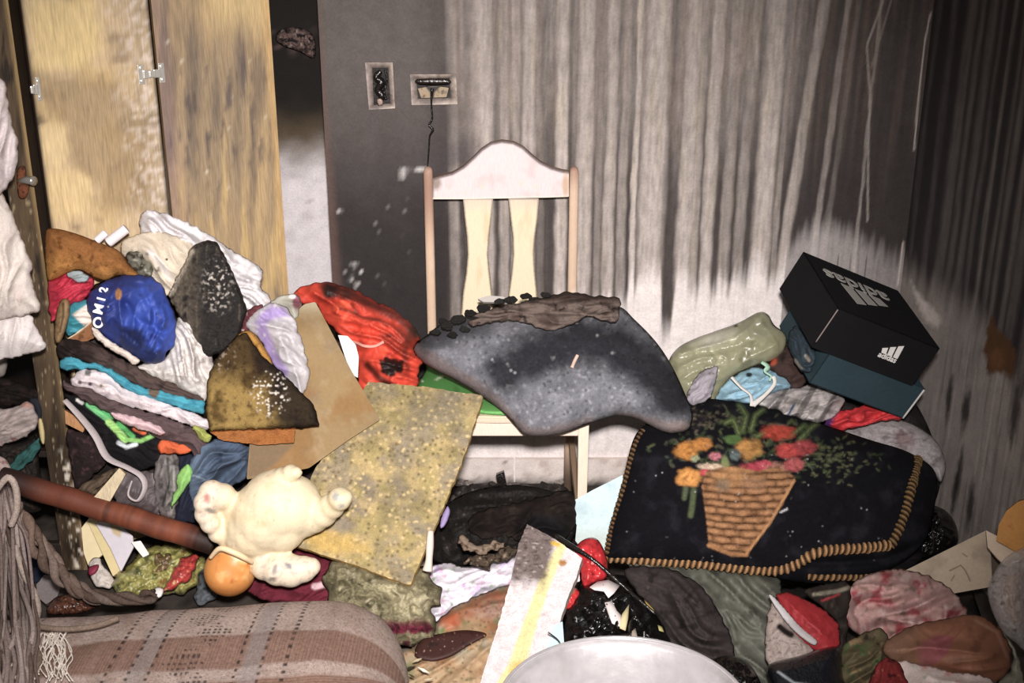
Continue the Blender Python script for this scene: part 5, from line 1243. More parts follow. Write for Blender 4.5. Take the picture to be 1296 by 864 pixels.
# ================================================================== centre foreground
G = lambda x, y, z, t=65, az=0: Plane(x, y, z=z, tilt=t, az=az)
lump('maroon_cloth', [(298, 728), (325, 705), (360, 690), (400, 690), (428, 702), (445, 740), (428, 775), (385, 765), (330, 758)], G(370, 730, .12, 60), .03, CLOTH, '6a2030', lambda P: P.noise(18, '4a1420', .1, .5, 3).line([(398, 742), (420, 738), (428, 752), (416, 764)], 4, 'e0b9c0', 1.5, .9), 'maroon cloth with a pink border under the doll', 'cloth', fold=.008, fl=.03, fa=30)
def fuzz(P):
    P.noise(26, '6d654a', -.1, .4, 3).noise(16, 'b5ab8a', .15, .5, 5).noise(8, '4f4936', .2, .5, 7)
    P.mix(sm(0, .3, P.n(20, 9) + .3 - .02 * np.abs(P.y - 798)) * sm(775, 795, P.y), '6a2436').mix(sm(.1, .3, P.n(14, 11)) * sm(780, 800, P.y) * .8, '3a1c24').blob(492, 722 + 20, 14, 10, 'c2b790', soft=.6, rag=.4, k=.6).blob(520, 762, 22, 16, 'c6ba94', soft=.6, rag=.4, k=.6)
lump('stuffing_clump', [(408, 730), (425, 706), (455, 712), (515, 735), (535, 716), (550, 732), (560, 762), (546, 776), (553, 792), (540, 811), (515, 817), (470, 814), (438, 798), (420, 765)], G(485, 765, .11, 55), .06, FUZZ, '8d8464', fuzz, 'grey-green fuzzy stuffing clump with maroon stains', 'stuffing', crumple=.028, cs=.04, r=.05, step=2.0, jag=6, js=16)
def floral(P):
    P.noise(16, 'cdb6dc', .15, .5, 3).noise(12, 'd8a8c4', .22, .5, 5).noise(11, 'a8b8a0', .28, .5, 7).noise(20, 'ffffff', .2, .6, 9)
lump('floral_sheet', [(535, 728), (560, 712), (600, 716), (640, 700), (668, 700), (662, 742), (622, 754), (582, 770), (552, 790), (535, 792), (545, 755)], G(595, 740, .10, 62), .025, CLOTH, 'e2dae4', floral, 'white floral sheet with lilac flowers below the burnt clothes', 'sheet', fold=.007, fl=.03, fa=20, crumple=.008, cs=.05)
def camo(P):
    P.noise(36, '9a6038', 0, .4, 3).noise(24, '6a7244', .12, .4, 5).noise(30, '8d8672', .1, .45, 7).noise(12, 'b07848', .25, .5, 9)
    P.poly([(648, 745), (612, 752), (585, 765), (560, 782), (575, 795), (600, 780), (640, 765)], '8a4a26', 6, 8, 16, 4, .8).blob(625, 770, 22, 14, '8a6658', soft=.6, rag=.6, k=.7).blob(568, 785, 14, 9, 'b0522c', soft=.5, rag=.5, k=.8)
    P.mix(sm(822, 850, P.y + .3 * (P.x - 560)) * .7, 'b0906a'); P.noise(14, '7a6a48', .25, .5, 12); P.blob(500, 845, 24, 16, '5f6a44', soft=.6, rag=.6, k=.7); P.blob(500, 815, 20, 9, '6f7f86', soft=.6, rag=.5, k=.7)
    P.mix(sm(.3, .42, P.n(4, 13)) * .6, '3a2a18')
mat_ = lump('stained_oilcloth', [(652, 742), (612, 750), (582, 764), (556, 782), (538, 802), (515, 818), (468, 812), (470, 840), (482, 890), (520, 925), (610, 925), (628, 860), (642, 800)], G(560, 820, .06, 66), .012, SATIN, 'a0805c', camo, 'orange-brown and green stained oilcloth beside the woven roll', 'oilcloth', crumple=.007, cs=.07, fold=.006, fl=.06, fa=25, step=2.5, rest=lambda V: np.full(len(V), .014))
lump('brown_leather_scrap', [(524, 829), (534, 809), (560, 801), (588, 797), (612, 800), (614, 806), (592, 818), (570, 831), (545, 837)], G(565, 818, .075, 66), .008, SATIN, '3a1a14', lambda P: P.noise(10, '25100c', .1, .5, 3).noise(3.5, 'a8806a', .4, .5, 6), 'dark brown leather scrap on the stained oilcloth', 'leather')
# burnt clothes below the chair
def blackp(P): P.noise(18, '2a201b', .1, .5, 3).noise(9, '0c0908', .1, .5, 5).mix(sm(.35, .5, P.n(6, 7)) * .5, '6a5a4e')
lump('burnt_black_clothes', [(545, 705), (550, 672), (563, 642), (585, 626), (620, 616), (660, 614), (700, 622), (728, 640), (731, 668), (716, 692), (690, 702), (664, 708), (640, 716), (600, 720), (570, 716)], G(640, 670, .14, 48), .06, CHAR, '17120f', blackp, 'charred black clothes heaped below the chair seat', 'clothes', crumple=.02, cs=.06, fold=.02, fl=.05, fa=12, step=2.4)
lump('burnt_black_trousers', [(592, 668), (600, 650), (632, 640), (680, 630), (718, 620), (728, 636), (726, 668), (700, 690), (668, 690), (640, 678), (612, 682)], G(660, 655, .20, 45), .04, CLOTH, '201815', lambda P: P.noise(16, '30251f', 0, .5, 3).blob(690, 668, 30, 18, '111116', soft=.6, k=.8), 'burnt trousers folded on top of the black clothes', 'trousers', fold=.016, fl=.035, fa=12, crumple=.006)
lump('pale_bone_scrap', [(578, 686), (588, 679), (604, 689), (625, 684), (642, 688), (630, 697), (604, 700), (586, 697)], G(608, 690, .23, 50), .014, CLOTH, '8a7664', lambda P: P.noise(7, '4a382a', .0, .4, 3), 'pale beige scrap on the charred clothes', 'scrap', crumple=.007, cs=.02, jag=5, js=9)
lump('beige_rag_tail', [(585, 712), (600, 700), (625, 697), (648, 690), (652, 702), (630, 712), (605, 718)], G(615, 706, .19, 50), .02, CLOTH, '4f4134', lambda P: P.noise(7, '9a8670', .1, .4, 3).noise(6, '1a1310', .1, .4, 5), 'brown singed rag above the floral sheet', 'rag', crumple=.012, cs=.02, jag=6, js=9)
rr = random.Random(3)
for k in range(16):
    x, y = 556 + k * 10 + rr.uniform(-3, 3), 613 + rr.uniform(-4, 9); s_ = rr.uniform(4, 8)
    pts = [(x + s_ * math.cos(a) * rr.uniform(.6, 1.1), y + s_ * .6 * math.sin(a) * rr.uniform(.6, 1.1)) for a in np.linspace(0, 6.28, 8)[:-1]]
    slab('ash_fragment', pts, Plane(x, y, Y=3.06 + rr.uniform(-.03, .03), tilt=rr.uniform(20, 70), az=rr.uniform(-40, 40)), .015, CHAR, rr.choice(['6a5f5a', '3a322e', '8a7d76', '2a2320']), None, None, 'broken ash fragment at the foot of the pale skirting tiles', 'ash', 'ash fragments along the skirting', jag=1.5, js=4)
slab('melted_plug', [(628, 601), (638, 597), (641, 612), (643, 626), (632, 628), (630, 614)], Plane(635, 612, Y=3.02, tilt=10), .02, GLOSSY, '1c1715', None, None, 'black melted plug standing against the skirting tiles', 'plug')
lump('rubble_bank', [(545, 640), (560, 622), (600, 612), (650, 612), (700, 612), (720, 620), (722, 640), (650, 650), (560, 660)], Plane(640, 625, z=.02, tilt=60), .03, CHAR, '2f2825', lambda P: P.noise(8, '6a5f58', .15, .45, 3), 'bank of grey ash between skirting and charred clothes', 'ash', crumple=.015, cs=.03)
tube('white_stick', [at(545, 672, Y=2.36), at(544, 690, Y=2.34), at(543, 708, Y=2.32), at(541, 722, Y=2.31)], [.007, .009, .008, .012], PAPER, 'd6c6ba', label='white stick showing behind the yellow fibre board', cat='stick')
lump('lavender_scrap', [(558, 655), (566, 640), (570, 648), (564, 664), (557, 668)], G(563, 654, .26, 40), .008, SATIN, '9a86b8', None, 'lavender scrap behind the fibre board edge', 'scrap')
slab('pale_blue_sheet', [(714, 640), (750, 620), (788, 601), (796, 612), (784, 650), (774, 700), (744, 704), (728, 684), (730, 664), (722, 650)], Plane(755, 650, Y=2.60, tilt=30, az=-6), .004, SATIN, 'c2d7dc', lambda P: P.noise(30, 'aec6cc', 0, .6, 3).mix(sm(655, 685, P.y) * .5, 'b0b6a0'), None, 'pale blue plastic sheet leaning below the embroidered cushion', 'plastic sheet', warp=.008, ws=.15)
slab('pale_blue_strip', [(700, 792), (712, 786), (716, 842), (700, 856), (680, 862)], G(702, 825, .135, 55), .004, SATIN, 'b4ccd4', None, None, 'pale blue plastic strip beside the white foam plank', 'plastic strip')
# white foam plank
FPn = Plane(672, 760, z=.20, tilt=46, az=-8)
def plank(P):
    P.noise(14, 'cfc0c0', .15, .5, 3, .5, 2); P.mix(sm(.25, .45, P.n(4, 5, 3, .3, 1.5)) * .35, 'b5a4a2')
    mid = np.interp(P.y, [680, 735, 800, 850, 880], [716, 690, 667, 652, 645]); wd = np.interp(P.y, [680, 720, 790, 840, 864], [5, 8, 9, 11, 20])
    P.mix((1 - sm(wd - 2, wd + 2, np.abs(P.x - mid) + 1.5 * P.n(8, 6))) * .9, 'd9cc84'); P.mix((1 - sm(10, 20, np.hypot(P.x - 660, (P.y - 852)))) * .9, 'd8ab3a')
    ch = 1 - sm(0, 22, (P.y - 728) - .15 * (P.x - 680) + 12 * P.n(14, 8)); ch = ch * (1 - sm(696, 706, P.x + .25 * (P.y - 690)))
    P.mix(ch * .9, '5d4c46'); P.mix(ch * sm(0, .5, P.n(6, 9, 4, .5, 1.8)) * .8, '2a2120'); P.mix(ch * sm(.2, .5, P.n(5, 10, 4, .5, 1.8)) * .8, 'b3a29a')
    P.blob(712, 712, 5, 4, 'a8743c', soft=.4, rag=.3); P.blob(703, 688, 6, 3, 'c9a020', soft=.4, rot=20)
plk = slab('white_foam_plank', [(667, 663), (690, 675), (706, 684), (737, 706), (731, 726), (720, 752), (704, 800), (686, 850), (672, 895), (598, 900), (612, 850), (630, 792), (648, 728), (656, 690)], FPn, .035, FOAM, 'd6cacb', plank, 'cfc0b8', 'white foam plank with yellow tape and charred end', 'foam plank', jag=1.5, js=8, rough=.003, rs=.012)
tube('thin_wire', [at(694, 800, z=.19), at(708, 812, z=.16), at(712, 830, z=.15), at(706, 848, z=.16)], .0014, GLOSSY, '2a2626', label='thin dark wire curling beside the foam plank', cat='wire')
rbag = lump('red_plastic_bag', [(728, 694), (742, 681), (757, 683), (768, 706), (768, 730), (752, 738), (738, 742), (733, 718)], G(750, 710, .22, 45), .035, PLASTIC, 'c01a22', lambda P: P.noise(10, '8a0f16', .1, .5, 3), 'glossy red plastic bag at the corner of the embroidered cushion', 'plastic bag', crumple=.012, cs=.03)
lump('small_red_wrapper', [(710, 752), (724, 742), (736, 752), (731, 768), (714, 770)], G(722, 757, .17, 48), .02, PLASTIC, 'c41f22', lambda P: P.blob(722, 747, 5, 4, 'a87a58', soft=.5), 'small red wrapper beside the foam plank edge', 'wrapper', crumple=.006, cs=.02)
slab('white_paper_curl', [(724, 715), (733, 722), (734, 735), (726, 738), (721, 728)], G(728, 728, .22, 45), .002, PAPER, 'cfc4c8', None, None, 'white paper curl between plank and red bag', 'paper')
def blackbag(P): P.noise(14, '1f1c1c', .15, .5, 3)
bbag = lump('black_plastic_bag', [(712, 790), (718, 760), (735, 738), (762, 728), (792, 738), (818, 762), (842, 788), (856, 826), (830, 850), (780, 850), (735, 850), (706, 848)], G(780, 790, .12, 56), .06, GLOSSY, '0d0b0b', blackbag, 'wet black plastic bag behind the aluminium basin', 'plastic bag', crumple=.02, cs=.05, fold=.01, fl=.04, fa=40)
tube('umbrella_rib', np.vstack([[at(702, 678, Y=2.37)], on(rbag, [(740, 703), (762, 719)], .010), on(bbag, [(790, 745), (812, 764), (830, 780)], .010)]), [.007, .005, .0045, .004, .004, .003], GLOSSY, '1d1816', label='thin black umbrella rib crossing the red bag', cat='rib')
def scrap(name, pts, c, label, lift=.006, cat='paper'):
    W = on(bbag, pts, lift); V = np.vstack([W, W - np.array([0, -.001, .0015])]); n = len(pts)
    cen = W.mean(0) + np.array([0, -.004, .004]); V = np.vstack([V, [cen], [cen - np.array([0, 0, .002])]])
    Fc = [(i, (i + 1) % n, 2 * n) for i in range(n)] + [((i + 1) % n + n, i + n, 2 * n + 1) for i in range(n)] + [((i + 1) % n, i, i + n, (i + 1) % n + n) for i in range(n)]
    tag(make(name, V, Fc, PAPER, None, flat_col(len(V), c)), label, cat)
scrap('torn_paper', [(746, 744), (756, 737), (770, 735), (784, 742), (777, 752), (770, 758), (764, 750), (752, 748)], 'e4d6d4', 'torn white paper across the top of the wet black bag')
scrap('torn_paper', [(765, 764), (774, 762), (780, 774), (790, 784), (788, 796), (774, 790), (769, 776)], 'd8cac8', 'torn white paper in the middle of the wet black bag')
scrap('torn_paper', [(787, 778), (796, 766), (795, 784), (791, 799), (784, 796)], 'd0c08e', 'yellowish folded paper beside the torn white paper')
scrap('torn_paper', [(800, 800), (804, 795), (808, 815), (798, 818)], '9a8c7c', 'grey paper tip close to the basin rim')
scrap('yellow_leaf', [(815, 757), (826, 760), (829, 775), (821, 772)], 'b3943c', 'yellow leaf between black bag and dark grey cloth', cat='leaf')
scrap('yellow_leaf', [(832, 792), (838, 794), (840, 801), (834, 799)], 'a8a060', 'small greenish leaf beside the yellow leaf', cat='leaf')
lump('olive_sheet', [(788, 712), (830, 706), (880, 710), (975, 722), (990, 750), (995, 800), (1004, 870), (1000, 930), (925, 930), (915, 850), (905, 790), (870, 745), (830, 732)], G(920, 780, .08, 62), .03, SATIN, '5f5f54', lambda P: P.noise(30, '47483e', 0, .5, 3).noise(22, '7c7d70', .25, .6, 5), 'olive green-grey sheet under the embroidered cushion', 'sheet', fold=.014, fl=.05, fa=-50, crumple=.006, cs=.08, creases=[([(850, 735), (890, 745), (920, 775), (930, 810)], 5, .02)], rest=lambda V: np.full(len(V), .014))
lump('dark_grey_cloth', [(790, 722), (820, 716), (855, 722), (892, 746), (918, 790), (930, 832), (905, 850), (870, 842), (848, 815), (832, 780), (805, 748)], G(860, 780, .14, 56), .045, CLOTH, '3a3231', lambda P: P.noise(16, '241e1e', .1, .5, 3).noise(12, '4d4442', .3, .6, 5), 'dark grey wet cloth beside the black bag', 'cloth', fold=.014, fl=.04, fa=-35, crumple=.012, cs=.05)
lump('black_wet_bag', [(884, 856), (902, 834), (930, 830), (955, 848), (968, 890), (940, 915), (895, 910)], G(925, 862, .10, 60), .05, GLOSSY, '0f0d0e', None, 'small wet black bag at the right of the basin', 'plastic bag', crumple=.02, cs=.03)

# ------------------------------------------------------------------ aluminium basin
def basin():
    cc = at(790, 899, z=.235); R = .228
    prof = [(.00, .035), (.60, .035), (.70, .045), (.80, .12), (.90, .205), (.945, .228), (.955, .232), (.985, .235), (1.0, .238), (1.015, .235), (1.015, .228), (.99, .225), (.965, .222), (.92, .20), (.82, .115), (.72, .035), (.60, .02), (.0, .02)]
    n = 96; V = []; Fc = []
    for r_, z in prof:
        for k in range(n):
            a = 2 * math.pi * k / n; w = 1 + .006 * math.sin(a * 3 + .5) + .004 * math.sin(a * 7)
            V.append((cc[0] + R * r_ * math.cos(a) * w, cc[1] + R * r_ * math.sin(a) * w, z + .003 * math.sin(a * 2 + 1) * r_))
    m = len(prof)
    for i in range(m - 1):
        for k in range(n): Fc.append((i * n + k, (i + 1) * n + k, (i + 1) * n + (k + 1) % n, i * n + (k + 1) % n)) if i > 0 else None
    Fc.append(tuple(n + k for k in range(n))); Fc.append(tuple(reversed([(m - 2) * n + k for k in range(n)])))
    root = empty('aluminium_basin', (cc[0], cc[1], 0), 'large dull aluminium basin standing in the debris', 'basin')
    V = np.array(V); P = Paint(V[:, 0] * 400, V[:, 1] * 400, 'cac4c6'); P.noise(30, 'aaa2a2', .1, .6, 3)
    make('bowl', V, [tuple(reversed(f)) for f in Fc], METAL, root, P.c)
    ring = [(cc[0] + R * 1.005 * math.cos(a), cc[1] + R * 1.005 * math.sin(a), .238 + .003 * math.sin(a * 2 + 1)) for a in np.linspace(0, 2 * math.pi, 73)]
    tube('rolled_rim', ring, .0042, CHROME, 'd9d4d6', root, n=10, per=2)
basin()

# ================================================================== right foreground
lump('pinkish_grey_cloth', [(972, 775), (985, 758), (1002, 780), (1028, 812), (1022, 830), (990, 842), (970, 838)], G(995, 805, .12, 58), .025, CLOTH, 'a5948c', lambda P: P.noise(4, '6a5a54', .2, .5, 3).line([(987, 793), (994, 799), (1001, 803)], 4, '1d1715', 2), 'pinkish grey speckled cloth left of the red trainer', 'cloth', crumple=.006, cs=.03)
sh = empty('red_trainer', tuple(at(1025, 815, z=.10)), 'red trainer with white band lying on its side', 'trainer')
def shp(P): P.noise(14, '8a141c', .1, .5, 3)
lump('upper', [(982, 752), (996, 748), (1020, 758), (1045, 772), (1062, 790), (1064, 815), (1050, 828), (1028, 822), (1004, 802), (990, 778)], G(1025, 790, .14, 52), .045, SATIN, '9c1a22', shp, parent=sh, crumple=.004, cs=.03, smooth_out=False, jag=1.)
lump('white_band', [(973, 754), (979, 754), (998, 775), (1014, 793), (1034, 810), (1029, 816), (1008, 801), (990, 781)], G(1005, 785, .160, 52), .004, SATIN, 'b8b2b2', lambda P: P.mix(sm(780, 790, P.y) * .5, '8a8484'), parent=sh)
lump('black_glossy_bag', [(972, 842), (1010, 830), (1060, 818), (1066, 850), (1070, 900), (1000, 905), (978, 870)], G(1020, 850, .12, 60), .05, GLOSSY, '14151b', lambda P: P.line([(985, 850), (1005, 864), (1030, 868)], 1.6, '9aa0a8', 1.2, .7), 'glossy black bag under the red trainer', 'bag', r=.05, fold=.004, fl=.05)
lump('dark_brown_cloth', [(1018, 748), (1050, 738), (1074, 738), (1076, 770), (1071, 815), (1066, 850), (1058, 830), (1060, 790), (1040, 768)], G(1060, 780, .14, 55), .035, CLOTH, '2d2622', lambda P: P.noise(16, '453a30', .1, .5, 3).line([(1030, 752), (1060, 748), (1078, 742)], 2.5, '8a8270', 1.5, .8).line([(1040, 760), (1062, 752)], 1.5, 'a03038', 1, .8), 'dark brown cloth right of the red trainer', 'cloth', fold=.01, fl=.03, fa=60)
lump('camouflage_cloth', [(1062, 830), (1080, 808), (1112, 795), (1126, 812), (1128, 845), (1122, 900), (1065, 900)], G(1105, 840, .11, 60), .035, CLOTH, '5b5038', lambda P: P.noise(20, '8a7250', .1, .4, 3).noise(18, '4a5a34', .15, .4, 5).noise(16, '2f2820', .2, .5, 7), 'brown and green camouflage cloth beside the black bag', 'cloth', fold=.01, fl=.035, fa=50, crumple=.006)
lump('dark_red_cloth', [(1098, 880), (1105, 850), (1122, 832), (1142, 845), (1150, 885), (1120, 905)], G(1125, 862, .17, 58), .025, CLOTH, '7a2222', lambda P: P.noise(12, 'a85a48', .2, .5, 3).noise(10, '3a0f10', .1, .5, 5), 'dark red cloth on the camouflage cloth', 'cloth', fold=.007, fl=.025, fa=60)
def pinkf(P): P.noise(24, '9a4048', .05, .4, 3).noise(20, 'cfae a8'.replace(' ', ''), .1, .5, 5).noise(16, '7d6458', .2, .5, 7); P.mix(sm(.2, .5, np.sin(P.x * .5 + 3 * P.n(30, 8))) * sm(775, 790, P.y) * .4, '8a3440')
lump('pink_floral_cloth', [(1062, 775), (1080, 738), (1110, 724), (1145, 720), (1190, 736), (1222, 768), (1225, 800), (1190, 822), (1140, 818), (1090, 806)], G(1145, 770, .13, 56), .05, CLOTH, 'b38a84', pinkf, 'pink and maroon floral cloth in front of the cardboard box', 'cloth', fold=.014, fl=.045, fa=25, crumple=.008, cs=.07)
lump('brown_bolster', [(1120, 812), (1160, 790), (1200, 782), (1235, 778), (1262, 792), (1279, 820), (1277, 848), (1252, 868), (1210, 862), (1160, 845), (1125, 835)], G(1215, 825, .14, 56), .06, SATIN, '8a573d', lambda P: P.noise(24, '6e422c', .05, .5, 3).line([(1235, 785), (1262, 800), (1274, 830)], 2, 'b0806a', 1.5, .6).poly([(1160, 818), (1185, 803), (1208, 806), (1200, 828), (1178, 842), (1162, 836)], '8f4a4c', 2, 3, 9).mix((1 - sm(1130, 1190, P.x)) * .5, '7a6450'), 'brown rounded bolster end beside the plastic-wrapped jar', 'bolster', r=.06, fold=.005, fl=.05, fa=20)
lump('white_pink_sheet', [(1128, 842), (1165, 840), (1205, 850), (1255, 860), (1262, 915), (1135, 915)], G(1190, 865, .13, 62), .03, CLOTH, 'dcc8c2', lambda P: P.noise(20, 'cf9a90', .2, .5, 3).noise(14, 'b0b8a0', .3, .5, 5), 'whitish pink sheet in front of the brown bolster', 'sheet', fold=.008, fl=.04, fa=10)
lump('sage_cloth', [(1236, 790), (1258, 790), (1282, 815), (1300, 880), (1290, 915), (1262, 910), (1262, 866), (1280, 846), (1278, 818)], G(1275, 850, .10, 62), .03, CLOTH, 'a2a08c', lambda P: P.noise(14, '77786a', .1, .5, 3), 'pale sage cloth at the foot of the right wall', 'cloth', fold=.008, fl=.04)
lump('charred_plastic_lump', [(1146, 690), (1150, 655), (1165, 640), (1188, 641), (1206, 656), (1213, 682), (1200, 700), (1170, 708)], G(1180, 675, .17, 48), .045, GLOSSY, '0e0b0b', lambda P: P.noise(8, '2a2424', .2, .5, 3), 'shiny black melted plastic lump below the cushion corner', 'plastic', crumple=.014, cs=.03)
lump('black_cloth_fold', [(1095, 735), (1120, 712), (1148, 698), (1172, 696), (1164, 710), (1140, 728), (1110, 742)], G(1140, 718, .13, 55), .03, CLOTH, '151213', None, 'black cloth fold under the embroidered cushion corner', 'cloth', fold=.008, fl=.03)
# cardboard box
cb = empty('cardboard_box', tuple(at(1200, 745, z=.06)), 'open brown cardboard box against the right wall', 'cardboard box')
bp_ = Plane(1200, 715, z=.16, tilt=34, az=-14)
def cbp(P): P.noise(40, '9a8874', 0, .5, 3); P.line([(1202, 722), (1216, 715), (1222, 722), (1228, 735)], .7, '4a4038', .6, .8); P.line([(1204, 735), (1208, 728)], .6, '4a4038', .6, .8); P.line([(1218, 700), (1224, 704)], .6, '4a4038', .6, .8)
slab('side_panel', [(1126, 742), (1145, 722), (1248, 671), (1254, 700), (1256, 742), (1200, 752)], bp_, .005, CARD, 'ad9a83', cbp, '8a745a', parent=cb)
slab('flap', [(1248, 671), (1270, 682), (1300, 705), (1290, 716), (1276, 719), (1262, 706), (1250, 692)], Plane(1270, 695, z=.235, tilt=62, az=-20), .004, CARD, 'd3bba2', None, 'a8927a', parent=cb)
slab('inner_panel', [(1250, 690), (1276, 718), (1262, 745), (1254, 745)], bp_.lift(-.03), .005, CARD, '5a4c40', None, None, parent=cb)
slab('ochre_board', [(1261, 684), (1264, 664), (1274, 646), (1288, 635), (1300, 631), (1318, 640), (1318, 706), (1300, 706)], Plane(1282, 668, Y=2.36, tilt=12, az=-30), .015, SATIN, 'c4842c', lambda P: P.noise(16, 'a86a1e', .1, .5, 3), '8a5618', 'ochre round-edged board leaning on the right wall', 'board')
# plastic wrapped jar
wj = empty('wrapped_jar', tuple(at(1285, 800, z=.05)), 'brown jar wrapped in wrinkled clear plastic by the right wall', 'jar')
lump('jar_body', [(1258, 745), (1266, 722), (1284, 712), (1302, 712), (1302, 800), (1280, 800), (1264, 780)], G(1280, 760, .20, 40), .05, SATIN, '9a7860', lambda P: P.noise(16, 'd8c6b8', .1, .5, 3), parent=wj, r=.05)
lump('plastic_wrap', [(1250, 752), (1258, 725), (1272, 706), (1292, 694), (1302, 698), (1302, 815), (1284, 812), (1264, 792)], G(1278, 760, .225, 40), .03, material('clear_wrap', .12, .2, 60, .1, .6, trans=.3, alpha=.38), 'c9c4c4', lambda P: P.noise(12, '6d6660', .2, .5, 3), parent=wj, crumple=.016, cs=.03)

# ================================================================== corner pile below the shoe box
K = lambda l=0., t=42: Plane(980, 500, Y=2.82, tilt=t).lift(l)
BAG = material('translucent_bag', .3, .06, 40, .06, .45, trans=.3, alpha=.9)
def bagp(P): P.noise(26, '8a8664', 0, .5, 3).noise(18, 'c9c69c', .2, .5, 5).blob(905, 428, 26, 9, 'e0dcc8', rot=-15, soft=.7, k=.6).blob(960, 415, 20, 14, '7c7a66', soft=.6, k=.5).blob(931, 412, 3, 2, '3a3628')
lump('carrier_bag', [(846, 458), (858, 440), (880, 428), (905, 419), (935, 408), (960, 395), (972, 398), (980, 411), (995, 424), (993, 442), (982, 455), (956, 463), (928, 476), (912, 496), (904, 514), (893, 505), (870, 508), (858, 498), (850, 478)], Plane(920, 455, Y=2.865, tilt=30, az=-10), .04, BAG, 'aba884', bagp, 'olive translucent carrier bag against the white wall foot', 'carrier bag', r=.05, fold=.012, fl=.06, fa=28, crumple=.007, cs=.06)
lump('lilac_grey_cloth', [(868, 505), (878, 480), (895, 466), (908, 464), (906, 484), (897, 505), (880, 512)], K(.092), .016, CLOTH, 'a49ca4', lambda P: P.noise(9, '6a5058', .2, .5, 3), 'lilac-grey cloth spilling from the carrier bag', 'cloth', fold=.006, fl=.02, fa=40)
lump('pale_blue_bag', [(905, 510), (912, 492), (928, 476), (955, 465), (984, 470), (1001, 486), (992, 500), (975, 510), (955, 524), (930, 520)], K(.03), .04, SATIN, '8fb8cc', lambda P: P.noise(18, '6d9ab2', .1, .5, 3).blob(948, 474, 4, 3, '1e2a30').line([(960, 505), (985, 495)], 3, '3a4a58', 3, .7), 'pale blue bag with white straps below the carrier bag', 'bag', fold=.009, fl=.03, fa=20, crumple=.004)
for nm, pts in (('long', [(926, 477), (938, 490), (950, 500), (952, 514)]), ('short', [(979, 476), (980, 486), (968, 500), (953, 512)])):
    tube('bag_strap', [K(.095).un(np.array([p], float))[0] for p in pts], [.006, .005, .005, .008], SATIN, 'd6d2cc', label='white %s strap across the pale blue bag' % nm, cat='strap', n=8, flat=.5)
tube('mint_ribbon', [K(.09).un(np.array([p], float))[0] for p in ((964, 458), (972, 464), (968, 470), (976, 476), (974, 482))], [.007, .009, .006, .006, .004], SATIN, 'a5d0b4', label='twisted mint green ribbon on the pale blue bag', cat='ribbon', flat=.5)
lump('brown_suede_piece', [(973, 470), (980, 450), (1000, 438), (1018, 452), (1026, 476), (1010, 492), (988, 486)], K(.03), .03, CLOTH, '45332f', lambda P: P.noise(12, '2e2220', .1, .5, 3).blob(978, 456, 5, 6, 'c0502c', soft=.5), 'brown suede piece between pale blue bag and shoe box', 'suede', fold=.006, fl=.03)
# the tray's slate end, modelled as a soft sheet against it
SLP = Plane(1015, 445, Y=2.8); SLP.n = -B_ / np.linalg.norm(B_); SLP.p = O_ + B_ * (TB - .006) + A_ * .2 + C_ * (TC + .04); SLP.u = A_; SLP.v = np.cross(SLP.n, SLP.u)
lump('slate_tray_end', [(996, 430), (1006, 412), (1020, 425), (1032, 445), (1026, 470), (1012, 468), (1002, 450)], SLP, .012, CLOTH, '34424c', lambda P: P.line([(1006, 455), (1014, 466)], 1.6, 'a8a094', 1).line([(1020, 450), (1024, 456)], 2, 'a09488', 1.2), 'slate blue end of the tray under the corner of the shoe box', 'cloth', fold=.004, fl=.02)
def plaid(P):
    P.noise(14, 'c9c2c0', 0, .5, 3)
    for o, w in ((0, 3), (34, 4), (66, 3)): P.mix((1 - sm(w - 1, w + 1.5, np.abs((P.x - 985 - o) + .55 * (P.y - 510)))) * .7, '4a4644')
    P.mix((1 - sm(2, 4, np.abs((P.y - 505) - .3 * (P.x - 1000)))) * .5, '56504e').line([(995, 530), (1006, 510)], 1.3, '3a5070', .8).noise(20, '7a726e', .2, .5, 7)
lump('plaid_shirt', [(950, 518), (962, 503), (985, 494), (1010, 490), (1034, 486), (1056, 490), (1068, 506), (1060, 524), (1042, 534), (1020, 542), (990, 538), (968, 530)], K(.04), .03, CLOTH, 'a89f9d', plaid, 'grey plaid shirt crumpled beside the pale blue bag', 'shirt', fold=.01, fl=.028, fa=30, crumple=.006, cs=.04, step=1.5)
lump('bright_red_cloth', [(1042, 538), (1056, 522), (1076, 518), (1098, 512), (1118, 516), (1142, 521), (1140, 531), (1115, 533), (1088, 540), (1060, 544)], K(.03), .025, SATIN, 'd01f27', lambda P: P.mix((1 - sm(1052, 1060, P.x + .5 * (P.y - 530))) * .9, '3a2a70').noise(10, '9a1420', .2, .5, 3), 'bright red cloth with purple end under the shoe box', 'cloth', fold=.008, fl=.018, fa=10, crumple=.004)
lump('speckled_grey_cloth', [(1050, 552), (1075, 540), (1110, 530), (1136, 530), (1164, 541), (1187, 561), (1197, 588), (1191, 610), (1180, 598), (1155, 585), (1110, 572), (1070, 562)], Plane(1120, 555, Y=2.78, tilt=38), .035, KNIT, 'a79f9f', lambda P: P.noise(14, '857b7c', .1, .5, 3).blob(1145, 555, 12, 12, '7a5a5a', soft=.6, rag=.6, k=.6), 'speckled grey knit cloth behind the embroidered cushion', 'cloth', fold=.006, fl=.03, crumple=.006, cs=.04)

